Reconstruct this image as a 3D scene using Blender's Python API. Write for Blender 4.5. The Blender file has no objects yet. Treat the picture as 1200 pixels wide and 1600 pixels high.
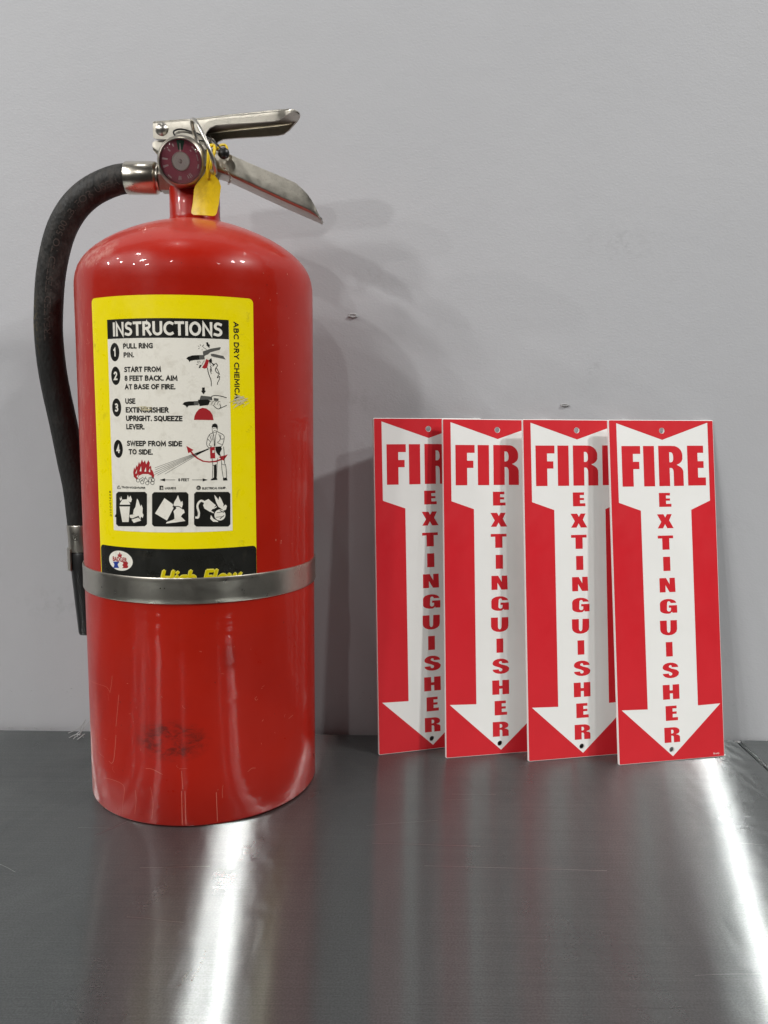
import bpy, bmesh, math, random, json
from mathutils import Vector, Matrix
from mathutils.geometry import tessellate_polygon
random.seed(7)
SC = bpy.context.scene
S = 0.001                                   # everything is drawn in millimetres

# ------------------------------------------------------------------ camera
FPX, PITCH, ROLL = 1277.83, 0.112684, 0.013745
cam = bpy.data.cameras.new('camera'); camo = bpy.data.objects.new('camera', cam)
SC.collection.objects.link(camo)
cam.sensor_fit = 'VERTICAL'; cam.sensor_height = 24.0; cam.lens = FPX / 1600 * 24.0
cam.clip_start = 0.01; cam.clip_end = 60
_fw = Vector((0, math.cos(PITCH), -math.sin(PITCH))); _r = Vector((1, 0, 0)); _u = Vector((0, math.sin(PITCH), math.cos(PITCH)))
_r2 = _r * math.cos(ROLL) + _u * math.sin(ROLL); _u2 = -_r * math.sin(ROLL) + _u * math.cos(ROLL)
camo.matrix_world = Matrix(((_r2.x, _u2.x, -_fw.x, 0), (_r2.y, _u2.y, -_fw.y, 0), (_r2.z, _u2.z, -_fw.z, 0.2934), (0, 0, 0, 1)))
SC.camera = camo

# ------------------------------------------------------------------ world and lamps
world = bpy.data.worlds.new('World'); SC.world = world; world.use_nodes = True
wb = world.node_tree.nodes['Background']; wb.inputs[0].default_value = (1.0, 0.985, 0.96, 1); wb.inputs[1].default_value = 0.02
SC.view_settings.view_transform = 'Standard'; SC.view_settings.look = 'None'
SC.view_settings.exposure = 0.06; SC.view_settings.gamma = 1.0
SC.cycles.diffuse_bounces = 2
TARGET = Vector((0.0, 0.70, 0.20))
def lamp(az, el, dist, watts, sx, sy, col=(1, 0.985, 0.965)):
    a, e = math.radians(az), math.radians(el)
    L = bpy.data.lights.new('ceiling_lamp', 'AREA'); L.shape = 'RECTANGLE'; L.size = sx; L.size_y = sy
    L.energy = watts; L.color = col
    o = bpy.data.objects.new('ceiling_lamp', L); SC.collection.objects.link(o)
    p = TARGET + dist * Vector((math.cos(e) * math.sin(a), -math.cos(e) * math.cos(a), math.sin(e)))
    o.location = p; o.rotation_euler = (TARGET - p).to_track_quat('-Z', 'Y').to_euler()
# rows of small ceiling fixtures to the left and right of whoever takes the picture
for args in (  # azimuth, elevation, distance, watts, width, depth
    (-14, 31, 3.2, 7, .06, .06), (-36, 24, 3.3, 13, .10, .10), (-45, 36, 3.4, 21, .22, .22), (-56, 44, 3.4, 17, .22, .22),
    (-66, 30, 3.2, 8, .05, .05), (-74, 36, 3.0, 8, .05, .05), (-80, 28, 3.0, 7, .05, .05), (-50, 27, 3.6, 7, .05, .05),
    (30, 36, 3.4, 2, .14, .14), (48, 40, 3.4, 17, .14, .14), (62, 44, 3.4, 54, .16, .16),
    (79.5, 60.9, 2.6, 5.0, .04, .04), (-54, 75.3, 2.6, 5, .03, .03),
):
    lamp(*args)

# ------------------------------------------------------------------ node helpers
def material(name, base, rough=0.5, metal=0.0, spec=0.5, coat=0.0, coat_rough=0.05, aniso=0.0, alpha=None, trans=0.0, ior=1.45):
    m = bpy.data.materials.new(name); m.use_nodes = True
    b = m.node_tree.nodes['Principled BSDF']
    b.inputs['Base Color'].default_value = (*base, 1); b.inputs['Roughness'].default_value = rough
    b.inputs['Metallic'].default_value = metal; b.inputs['Specular IOR Level'].default_value = spec
    b.inputs['Coat Weight'].default_value = coat; b.inputs['Coat Roughness'].default_value = coat_rough
    b.inputs['Anisotropic'].default_value = aniso; b.inputs['Transmission Weight'].default_value = trans
    b.inputs['IOR'].default_value = ior
    return m
class N:
    """tiny node builder"""
    def __init__(self, m): self.t = m.node_tree; self.b = self.t.nodes['Principled BSDF']; self.tc = None
    def new(self, k, **kw):
        n = self.t.nodes.new(k)
        for a, v in kw.items(): setattr(n, a, v)
        return n
    def link(self, a, b): self.t.links.new(a, b)
    def coord(self, scale=(1, 1, 1), rot=(0, 0, 0), loc=(0, 0, 0)):
        if self.tc is None: self.tc = self.new('ShaderNodeTexCoord')
        mp = self.new('ShaderNodeMapping'); mp.inputs['Scale'].default_value = scale; mp.inputs['Rotation'].default_value = rot
        mp.inputs['Location'].default_value = loc
        self.link(self.tc.outputs['Object'], mp.inputs[0]); return mp.outputs[0]
    def noise(self, vec, scale, detail=3, rough=0.55, dist=0.0):
        n = self.new('ShaderNodeTexNoise'); n.inputs['Scale'].default_value = scale; n.inputs['Detail'].default_value = detail
        n.inputs['Roughness'].default_value = rough; n.inputs['Distortion'].default_value = dist
        self.link(vec, n.inputs['Vector']); return n.outputs['Fac']
    def ramp(self, fac, stops):
        r = self.new('ShaderNodeValToRGB'); e = r.color_ramp.elements
        while len(e) < len(stops): e.new(0.5)
        for i, (p, c) in enumerate(stops):
            e[i].position = p; e[i].color = (c, c, c, 1) if isinstance(c, (int, float)) else (*c, 1)
        self.link(fac, r.inputs[0]); return r.outputs[0]
    def math(self, op, a, b=None, clamp=False):
        n = self.new('ShaderNodeMath', operation=op); n.use_clamp = clamp
        for i, v in enumerate((a, b)):
            if v is None: continue
            if isinstance(v, (int, float)): n.inputs[i].default_value = v
            else: self.link(v, n.inputs[i])
        return n.outputs[0]
    def mix(self, fac, a, b):
        n = self.new('ShaderNodeMix', data_type='RGBA')
        if isinstance(fac, (int, float)): n.inputs[0].default_value = fac
        else: self.link(fac, n.inputs[0])
        for i, v in ((6, a), (7, b)):
            if isinstance(v, tuple): n.inputs[i].default_value = (*v, 1)
            else: self.link(v, n.inputs[i])
        return n.outputs[2]
    def bump(self, h, strength, dist, prev=None):
        n = self.new('ShaderNodeBump'); n.inputs['Strength'].default_value = strength; n.inputs['Distance'].default_value = dist
        self.link(h, n.inputs['Height'])
        if prev is not None: self.link(prev, n.inputs['Normal'])
        return n.outputs[0]
    def set(self, name, sock): self.link(sock, self.b.inputs[name])
    def blob(self, cx, cy, cz, rx, ry, rz):
        """1 at the centre of an ellipsoid in object space, 0 outside"""
        v = self.coord(scale=(1 / rx, 1 / ry, 1 / rz), loc=(-cx / rx, -cy / ry, -cz / rz))
        l = self.new('ShaderNodeVectorMath', operation='LENGTH'); self.link(v, l.inputs[0])
        return self.math('SUBTRACT', 1.0, l.outputs['Value'], True)

# ------------------------------------------------------------------ materials
def mat_wall():
    m = material('wall_paint', (0.50, 0.50, 0.515), 0.55, spec=0.3); n = N(m)
    c = n.coord()
    big = n.noise(c, 5, 4)
    col = n.mix(n.ramp(big, [(0.3, 0), (0.75, 1)]), (0.455, 0.462, 0.478), (0.485, 0.491, 0.506))
    # grey rub marks of their own shape
    sm = None
    for b in ((-0.014, 0, 0.417, .022, .2, .02), (0.184, 0, 0.342, .012, .2, .02), (0.207, 0, 0.45, .05, .2, .02), (-0.02, 0, 0.31, .03, .2, .02), (-.30, 0, .12, .05, .2, .02), (.29, 0, .2, .05, .2, .015)):
        k = n.blob(*b); sm = k if sm is None else n.math('MAXIMUM', sm, k)
    fine = n.ramp(n.noise(n.coord((1, 1, 1), (0, .5, 0)), 110, 4, 0.7), [(0.48, 0), (0.62, 1)])
    col = n.mix(n.math('MULTIPLY', n.math('MULTIPLY', sm, fine), 0.28), col, (0.27, 0.27, 0.27))
    # row of small grey flecks low on the wall
    fl = n.ramp(n.noise(n.coord((1, 1, 3)), 260, 2, 0.5), [(0.66, 0), (0.72, 1)])
    low = n.math('SUBTRACT', 1.0, n.math('MULTIPLY', n.math('ABSOLUTE', n.math('SUBTRACT', n.sepz(), 0.036)), 120), True)
    col = n.mix(n.math('MULTIPLY', n.math('MULTIPLY', fl, low), 0.7), col, (0.15, 0.15, 0.15))
    n.set('Base Color', col)
    peel = n.noise(n.coord((1, 1, 1.5)), 420, 2, 0.5, 0.4)
    wav = n.noise(c, 45, 3)
    b1 = n.bump(peel, 0.15, 0.0009); n.set('Normal', n.bump(wav, 0.10, 0.003, b1))
    return m
def _sepz(self):
    if self.tc is None: self.coord()
    s = self.new('ShaderNodeSeparateXYZ'); self.link(self.tc.outputs['Object'], s.inputs[0]); return s.outputs[2]
N.sepz = _sepz

def mat_steel():
    """brushed stainless worktop, the grain runs left to right"""
    m = material('brushed_steel', (0.30, 0.30, 0.30), 0.3, metal=1.0, aniso=0.0); n = N(m); t = m.node_tree
    cloud = n.noise(n.coord((1.6, 0.8, 1)), 5, 5, 0.6, 0.6)
    grain = n.noise(n.coord((8, 900, 1)), 1.0, 3, 0.6)
    grain2 = n.noise(n.coord((30, 2500, 1)), 1.0, 2, 0.5)
    col = n.mix(n.ramp(cloud, [(0.3, 0), (0.7, 1)]), (0.47, 0.502, 0.50), (0.55, 0.582, 0.58))
    speck = n.ramp(n.noise(n.coord((1, 1, 1)), 900, 2, 0.5), [(0.35, 0.82), (0.65, 1.1)])
    cm = n.new('ShaderNodeMix', data_type='RGBA', blend_type='MULTIPLY'); cm.inputs[0].default_value = 1.0
    n.link(col, cm.inputs[6]); n.link(speck, cm.inputs[7]); col = cm.outputs[2]
    g = n.math('ADD', n.math('MULTIPLY', grain, 0.6), n.math('MULTIPLY', grain2, 0.4))
    # hand-wiping swirls
    sw = n.new('ShaderNodeTexWave', wave_type='BANDS', bands_direction='DIAGONAL'); sw.inputs['Scale'].default_value = 22
    sw.inputs['Distortion'].default_value = 9; sw.inputs['Detail'].default_value = 3; sw.inputs['Detail Scale'].default_value = 1.2
    n.link(n.coord((1.3, .7, 1)), sw.inputs['Vector'])
    fine = n.bump(g, 0.25, 0.00012)
    bp = n.bump(sw.outputs['Fac'], 0.05, 0.0006, fine)
    bp = n.bump(n.noise(n.coord((1, .25, 1)), 9, 2), 0.05, 0.004, bp)
    # brushed lines run left to right and show as faint tone as well
    gl = n.ramp(n.noise(n.coord((5, 1400, 1)), 1.0, 4, 0.7), [(0.3, 0.80), (0.7, 1.12)])
    cm = n.new('ShaderNodeMix', data_type='RGBA', blend_type='MULTIPLY'); cm.inputs[0].default_value = 1.0
    n.link(col, cm.inputs[6]); n.link(gl, cm.inputs[7]); col = cm.outputs[2]
    tg = n.new('ShaderNodeCombineXYZ'); tg.inputs[0].default_value = 1.0; tg.inputs[1].default_value = 0.0
    tr = n.new('ShaderNodeVectorTransform', vector_type='VECTOR', convert_from='OBJECT', convert_to='WORLD')
    n.link(tg.outputs[0], tr.inputs[0])
    def lobe(dist, rough, an, normal):
        b = n.new('ShaderNodeBsdfAnisotropic', distribution=dist); n.link(col, b.inputs['Color'])
        b.inputs['Roughness'].default_value = rough; b.inputs['Anisotropy'].default_value = an
        n.link(tr.outputs[0], b.inputs['Tangent']); n.link(normal, b.inputs['Normal']); return b.outputs[0]
    crisp = lobe('GGX', 0.205, 0.935, fine)
    soft = lobe('BECKMANN', 0.35, 0.85, bp)
    d = n.new('ShaderNodeBsdfDiffuse'); d.inputs[1].default_value = 0.3
    n.link(n.mix(0.92, col, (0.11, 0.109, 0.109)), d.inputs[0]); n.link(bp, d.inputs['Normal'])
    m1 = n.new('ShaderNodeMixShader'); n.link(n.ramp(cloud, [(0.3, 0.16), (0.7, 0.32)]), m1.inputs[0]); n.link(crisp, m1.inputs[1]); n.link(soft, m1.inputs[2])
    mx = n.new('ShaderNodeMixShader'); mx.inputs[0].default_value = 0.80
    out = t.nodes['Material Output']
    n.link(d.outputs[0], mx.inputs[1]); n.link(m1.outputs[0], mx.inputs[2]); n.link(mx.outputs[0], out.inputs[0])
    return m

def mat_red():
    m = material('red_enamel', (0.42, 0.012, 0.01), 0.3, spec=0.22, coat=0.26, coat_rough=0.03); n = N(m)
    c = n.coord()
    base = n.mix(n.ramp(n.noise(c, 14, 4), [(0.3, 0), (0.7, 1)]), (0.33, 0.0085, 0.0025), (0.39, 0.012, 0.0035))
    # dusty top of the dome
    z = n.sepz()
    dust = n.math('MULTIPLY', n.math('MULTIPLY', n.math('MULTIPLY', n.math('SUBTRACT', z, 0.402), 26, True), n.math('MULTIPLY', n.math('SUBTRACT', 0.4395, z), 400, True)), n.ramp(n.noise(c, 35, 5, 0.65), [(0.25, 0.45), (0.7, 1)]))
    base = n.mix(n.math('MULTIPLY', dust, 0.26), base, (0.62, 0.30, 0.24))
    # rubbed left flank (fine pale upright wear)
    fl = n.blob(-0.092, -0.03, 0.31, 0.045, 0.06, 0.16)
    wear = n.ramp(n.noise(n.coord((1, 1, 0.22)), 330, 5, 0.7, 0.5), [(0.47, 0), (0.62, 1)])
    base = n.mix(n.math('MULTIPLY', n.math('MULTIPLY', fl, wear), 0.75), base, (0.55, 0.2, 0.15))
    # a scraped patch on the shoulder
    sp = n.blob(-0.055, -0.055, 0.405, 0.03, 0.03, 0.012)
    spn = n.ramp(n.noise(c, 140, 5, 0.7), [(0.42, 0), (0.6, 1)])
    base = n.mix(n.math('MULTIPLY', n.math('MULTIPLY', n.math('MULTIPLY', sp, 3, True), spn), 0.45), base, (0.6, 0.32, 0.26))
    # black scuff low on the front
    sc = n.blob(-0.005, -0.088, 0.064, 0.030, 0.03, 0.017)
    scn = n.ramp(n.noise(n.coord((1, 1, 1.8), (0, 0.5, 0)), 120, 6, 0.8, 0.6), [(0.42, 0), (0.66, 1)])
    sc2 = n.blob(0.036, -0.082, 0.123, 0.006, 0.03, 0.013)
    scm = n.math('MAXIMUM', n.math('MULTIPLY', n.math('MULTIPLY', sc, 2.6, True), scn), n.math('MULTIPLY', n.math('MULTIPLY', sc2, 1.5, True), 0.28))
    base = n.mix(n.math('MULTIPLY', scm, 0.92), base, (0.06, 0.010, 0.007))
    spk = n.ramp(n.noise(c, 420, 2, 0.5), [(0.74, 0), (0.78, 1)])
    base = n.mix(n.math('MULTIPLY', spk, 0.7), base, (0.05, 0.01, 0.01))
    n.set('Base Color', base)
    n.set('Roughness', n.ramp(n.noise(c, 60, 5, 0.7), [(0.3, 0.27), (0.75, 0.42)]))
    rip = n.noise(n.coord((0.28, 0.28, 1.0)), 150, 1, 0.4)
    lump = n.noise(n.coord((1, 1, 0.5)), 30, 2, 0.5)
    bp = n.bump(lump, 0.18, 0.0012)
    n.set('Normal', bp); n.link(n.bump(rip, 0.5, 0.0009, bp), n.b.inputs['Coat Normal'])
    return m

def grimy(name, base, dirt, rough=0.4, coat=0.0, amount=0.35, scale=60, lo=0.55, hi=0.75):
    m = material(name, base, rough, coat=coat); n = N(m); c = n.coord()
    d = n.ramp(n.noise(c, scale, 6, 0.7, 0.3), [(lo, 0), (hi, 1)])
    big = n.ramp(n.noise(c, scale / 5, 3), [(0.35, 0.25), (0.65, 1)])
    n.set('Base Color', n.mix(n.math('MULTIPLY', n.math('MULTIPLY', d, big), amount), base, dirt))
    n.set('Roughness', n.ramp(n.noise(c, scale * 1.5, 4), [(0.3, rough * 0.8), (0.7, min(1, rough * 1.3))]))
    return m
def metal(name, base, rough, spots=(0.06, 0.05, 0.04), amt=0.5, bump=0.1, scale=160, coat=0):
    m = material(name, base, rough, metal=1.0); n = N(m); c = n.coord()
    d = n.ramp(n.noise(c, scale, 6, 0.75), [(0.52, 0), (0.72, 1)])
    n.set('Base Color', n.mix(n.math('MULTIPLY', d, amt), base, spots))
    n.set('Roughness', n.ramp(n.noise(c, scale * 0.6, 5), [(0.3, rough * 0.88), (0.75, min(1, rough * 1.2))]))
    b1 = n.bump(n.noise(c, 500, 3), bump, 0.0003); n.set('Normal', n.bump(n.noise(c, 40, 2), bump, 0.0008, b1))
    return m

M = {}
M['wall'] = mat_wall(); M['steel'] = mat_steel(); M['red'] = mat_red()
M['caulk'] = grimy('dried_caulk', (0.42, 0.42, 0.42), (0.1, 0.1, 0.1), 0.8, amount=0.6)
M['gap'] = material('black_joint', (0.02, 0.02, 0.02), 0.8)  # plain near-black for the strip in the joint between the worktops
M['lever'] = metal('nickel_plate', (0.47, 0.445, 0.385), 0.34, amt=0.32, bump=0.12, scale=420)
M['chrome'] = metal('chrome_plate', (0.62, 0.58, 0.50), 0.24, amt=0.15, bump=0.06)
M['wire'] = metal('wire_metal', (0.50, 0.48, 0.44), 0.30, amt=0.15)
M['darkmetal'] = metal('tarnished_nickel', (0.36, 0.33, 0.28), 0.33, amt=0.4)
M['bandsteel'] = metal('band_steel', (0.52, 0.49, 0.43), 0.30, amt=0.14, bump=0.04, scale=200)
M['rubber'] = None
def mat_rubber():
    m = material('black_rubber', (0.018, 0.018, 0.017), 0.6, spec=0.3); n = N(m); c = n.coord()
    d = n.ramp(n.noise(n.coord((1, 1, 0.5)), 150, 6, 0.75, 0.4), [(0.44, 0), (0.72, 1)])
    big = n.ramp(n.noise(c, 16, 3), [(0.4, 0.1), (0.62, 1)])
    col = n.mix(n.math('MULTIPLY', n.math('MULTIPLY', d, big), 0.6), (0.017, 0.017, 0.016), (0.11, 0.10, 0.09))
    y = n.blob(-0.131, 0.010, 0.375, 0.008, 0.02, 0.04)
    yn = n.ramp(n.noise(c, 240, 5, 0.7), [(0.5, 0), (0.62, 1)])
    col = n.mix(n.math('MULTIPLY', n.math('MULTIPLY', y, 0.7, True), yn), col, (0.17, 0.13, 0.05))
    n.set('Base Color', col); n.set('Roughness', n.ramp(d, [(0, 0.52), (1, 0.8)]))
    v = n.new('ShaderNodeTexVoronoi'); v.inputs['Scale'].default_value = 420; n.link(n.coord((1, 1, 0.6)), v.inputs['Vector'])
    n.set('Normal', n.bump(v.outputs['Distance'], 0.45, 0.0007, n.bump(n.noise(c, 300, 4), 0.3, 0.0006))); return m
M['rubber'] = mat_rubber()
M['emboss'] = material('embossed_rubber', (0.065, 0.052, 0.045), 0.6)
M['plastic'] = material('black_plastic', (0.012, 0.012, 0.012), 0.35)
M['yellow'] = grimy('yellow_print', (0.90, 0.75, 0.0), (0.20, 0.15, 0.02), 0.3, coat=0.3, amount=0.5, scale=75, lo=0.62, hi=0.74)
M['white'] = grimy('white_print', (0.84, 0.81, 0.72), (0.36, 0.31, 0.22), 0.3, coat=0.3, amount=0.55, scale=80, lo=0.52, hi=0.74)
M['black'] = grimy('black_print', (0.012, 0.012, 0.010), (0.08, 0.07, 0.05), 0.3, coat=0.3, amount=0.4)
M['lgrey'] = material('grey_print', (0.10, 0.10, 0.09), 0.35)
M['lred'] = material('red_print', (0.38, 0.02, 0.025), 0.35)
M['lblue'] = material('blue_print', (0.02, 0.05, 0.28), 0.35)
M['smear'] = grimy('pale_scrape', (0.60, 0.56, 0.40), (0.7, 0.5, 0.02), 0.6, amount=0.7, scale=260, lo=0.42, hi=0.6)
M['paleyellow'] = material('yellow_letter', (0.80, 0.70, 0.10), 0.3)
M['goldyellow'] = material('gold_letter', (0.62, 0.50, 0.0), 0.3)
M['scratch'] = material('scratched_paint', (0.55, 0.17, 0.12), 0.6)
M['tag'] = grimy('yellow_plastic', (0.74, 0.52, 0.01), (0.35, 0.22, 0.02), 0.32, amount=0.55, scale=120, lo=0.45, hi=0.7)
M['dial'] = material('dial_face', (0.46, 0.10, 0.15), 0.35)
M['green'] = material('dial_green', (0.02, 0.10, 0.06), 0.35)
M['dialwhite'] = material('dial_marking', (0.75, 0.6, 0.6), 0.4)
def mat_glass():
    m = material('gauge_glass', (0.97, 0.96, 0.95), 0.02, trans=1.0, ior=1.4); return m
M['glass'] = mat_glass()
def mat_sign(name, base, var):
    m = material(name, base, 0.42, spec=0.4); n = N(m); c = n.coord()
    n.set('Base Color', n.mix(n.ramp(n.noise(c, 22, 4), [(0.3, 0), (0.7, 1)]), base, var))
    n.set('Roughness', n.ramp(n.noise(c, 40, 5, 0.7), [(0.3, 0.34), (0.7, 0.55)]))
    n.set('Normal', n.bump(n.noise(c, 14, 2), 0.12, 0.002, n.bump(n.noise(c, 900, 2), 0.12, 0.0003))); return m
M['signred'] = mat_sign('sign_red', (0.66, 0.018, 0.028), (0.62, 0.016, 0.025))
M['signwhite'] = mat_sign('sign_white', (0.87, 0.87, 0.845), (0.84, 0.84, 0.81))
M['signedge'] = material('sign_core', (0.80, 0.66, 0.62), 0.5)

# ------------------------------------------------------------------ mesh helpers
def link(name, bm, mat, parent=None, smooth=False, angle=None):
    me = bpy.data.meshes.new(name); bm.to_mesh(me); bm.free()
    me.materials.append(mat)
    if smooth:
        for p in me.polygons: p.use_smooth = True
        if angle is not None:
            me.set_sharp_from_angle(angle=math.radians(angle))
    o = bpy.data.objects.new(name, me); SC.collection.objects.link(o)
    if parent is not None: o.parent = parent
    return o
def empty(name, label, cat, M4, group=None):
    o = bpy.data.objects.new(name, None); SC.collection.objects.link(o); o.empty_display_size = 0.05
    o.matrix_world = M4; o['label'] = label; o['category'] = cat
    if group: o['group'] = group
    return o
def finish(bm):
    bmesh.ops.remove_doubles(bm, verts=bm.verts, dist=1e-7)
    bmesh.ops.recalc_face_normals(bm, faces=bm.faces); return bm
def box_bm(x0, y0, z0, x1, y1, z1, bev=0.0, seg=2, bm=None):
    b2 = bmesh.new(); bmesh.ops.create_cube(b2, size=1)
    for v in b2.verts:
        v.co = Vector(((x0 + x1) / 2 + v.co.x * (x1 - x0), (y0 + y1) / 2 + v.co.y * (y1 - y0), (z0 + z1) / 2 + v.co.z * (z1 - z0))) * S
    if bev: bmesh.ops.bevel(b2, geom=list(b2.edges), offset=bev * S, segments=seg, affect='EDGES')
    if bm is None: return b2
    me = bpy.data.meshes.new('t'); b2.to_mesh(me); b2.free(); bm.from_mesh(me); bpy.data.meshes.remove(me); return bm
def lathe(prof, seg=128, frame=None, bm=None):
    """revolve (radius, height) about the local z axis of frame (origin, axis)"""
    bm = bm or bmesh.new(); rings = []
    o, ax = (Vector((0, 0, 0)), Vector((0, 0, 1))) if frame is None else frame
    ax = ax.normalized(); u = Vector((1, 0, 0)) if abs(ax.x) < .9 else Vector((0, 1, 0))
    u = (u - ax * u.dot(ax)).normalized(); w = ax.cross(u)
    for r, h in prof:
        if r < 1e-6: rings.append([bm.verts.new((o + ax * h) * S)])
        else: rings.append([bm.verts.new((o + ax * h + (u * math.cos(a) + w * math.sin(a)) * r) * S) for a in [2 * math.pi * i / seg for i in range(seg)]])
    for A, B in zip(rings, rings[1:]):
        if len(A) == 1 and len(B) == 1: continue
        for i in range(seg):
            j = (i + 1) % seg
            if len(A) == 1: bm.faces.new((A[0], B[i], B[j]))
            elif len(B) == 1: bm.faces.new((A[i], A[j], B[0]))
            else: bm.faces.new((A[i], A[j], B[j], B[i]))
    return bm
def catmull(P, n=8):
    P = [Vector(p) for p in P]; out = []
    Q = [P[0] * 2 - P[1]] + P + [P[-1] * 2 - P[-2]]
    for i in range(1, len(Q) - 2):
        a, b, c, d = Q[i - 1:i + 3]
        for k in range(n):
            t = k / n
            out.append(0.5 * ((2 * b) + (c - a) * t + (2 * a - 5 * b + 4 * c - d) * t * t + (3 * b - a - 3 * c + d) * t ** 3))
    out.append(P[-1]); return out
def frames(path):
    T = [(path[min(i + 1, len(path) - 1)] - path[max(i - 1, 0)]).normalized() for i in range(len(path))]
    n = Vector((0, -1, 0)); F = []
    for t in T:
        n = (n - t * n.dot(t)).normalized(); F.append((t, n, t.cross(n)))
    return F
def tube(path, rad, seg=24, closed=False, bm=None, cap=True):
    bm = bm or bmesh.new(); F = frames(path); rings = []
    for i, (p, (t, n, b)) in enumerate(zip(path, F)):
        r = rad[i] if isinstance(rad, (list, tuple)) else rad
        rings.append([bm.verts.new((p + (n * math.cos(a) + b * math.sin(a)) * r) * S) for a in [2 * math.pi * k / seg for k in range(seg)]])
    R = rings + ([rings[0]] if closed else [])
    for A, B in zip(R, R[1:]):
        for i in range(seg): bm.faces.new((A[i], A[(i + 1) % seg], B[(i + 1) % seg], B[i]))
    if not closed and cap: bm.faces.new(rings[0][::-1]); bm.faces.new(rings[-1])
    return bm
def fill2d(bm, loops, f):
    """fill closed 2-D loops (first outer, rest holes); f maps (x, y) to a point in mm"""
    L = [[Vector((x, y, 0)) for x, y in l] for l in loops]
    flat = [v for l in L for v in l]; vs = [bm.verts.new(f(v.x, v.y) * S) for v in flat]
    for t in tessellate_polygon(L):
        try: bm.faces.new([vs[i] for i in t])
        except ValueError: pass
def flat(x, y): return Vector((x, y, 0))
def ribbon(pts, w):
    """outline of a stroked polyline as quads"""
    out = []
    P = [Vector(p) for p in pts]
    if len(P) > 2 and (P[0] - P[-1]).length > 1e-4:
        P = [v.xy for v in catmull([v.to_3d() for v in P], 4)]
    for a, b in zip(P, P[1:]):
        d = b - a
        if d.length < 1e-5: continue
        d.normalize(); nn = Vector((-d.y, d.x)) * w / 2; e = d * w * 0.3
        out.append([tuple(a - e + nn), tuple(a - e - nn), tuple(b + e - nn), tuple(b + e + nn)])
    return out
_fonts = {}
def text2d(s, bold=0.0, shear=0.0):
    cu = bpy.data.curves.new('t', 'FONT'); cu.body = s; cu.size = 1; cu.offset = bold; cu.shear = shear; cu.resolution_u = 3
    cu.fill_mode = 'FRONT'; o = bpy.data.objects.new('t', cu); SC.collection.objects.link(o)
    dg = bpy.context.evaluated_depsgraph_get(); me = bpy.data.meshes.new_from_object(o.evaluated_get(dg))
    V = [(v.co.x, v.co.y) for v in me.vertices]; Fc = [tuple(p.vertices) for p in me.polygons]
    bpy.data.objects.remove(o); bpy.data.curves.remove(cu); bpy.data.meshes.remove(me)
    return V, Fc
_cap = {}
def put_text(bm, s, x0, x1, y0, y1, bold=0.02, shear=0.0, rot=0, f=flat, caps=True):
    """text fitted to a box: baseline y0, cap height y1, from x0 to x1 (rot: 0, 90 or -90 degrees)"""
    V, Fc = text2d(s, 0, shear)
    V2, _ = text2d('H', 0, 0)
    ax0, ax1 = min(v[0] for v in V), max(v[0] for v in V); ay0, ay1 = min(v[1] for v in V2), max(v[1] for v in V2)
    def mp(v):
        a = (v[0] - ax0) / (ax1 - ax0); b = (v[1] - ay0) / (ay1 - ay0)
        if rot == 0: return x0 + a * (x1 - x0), y0 + b * (y1 - y0)
        if rot == 90: return x1 - b * (x1 - x0), y0 + a * (y1 - y0)
        return x0 + b * (x1 - x0), y1 - a * (y1 - y0)
    # the stroke is thickened by overprinting small shifts, each a hair above the last
    k = 0
    for dx, dy in ((0, 0), (bold, 0), (-bold, 0), (0, bold * .7), (0, -bold * .7)) if bold else ((0, 0),):
        lift = f(0, 0) - f(0, 0)
        vs = []
        for v in V:
            p = f(*mp((v[0] + dx, v[1] + dy)))
            if f is flat: p = p + Vector((0, 0, 0.006 * k))
            else: p = p + Vector((0, -0.006 * k, 0))
            vs.append(bm.verts.new(p * S))
        for p in Fc:
            try: bm.faces.new([vs[i] for i in p])
            except ValueError: pass
        k += 1
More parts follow.
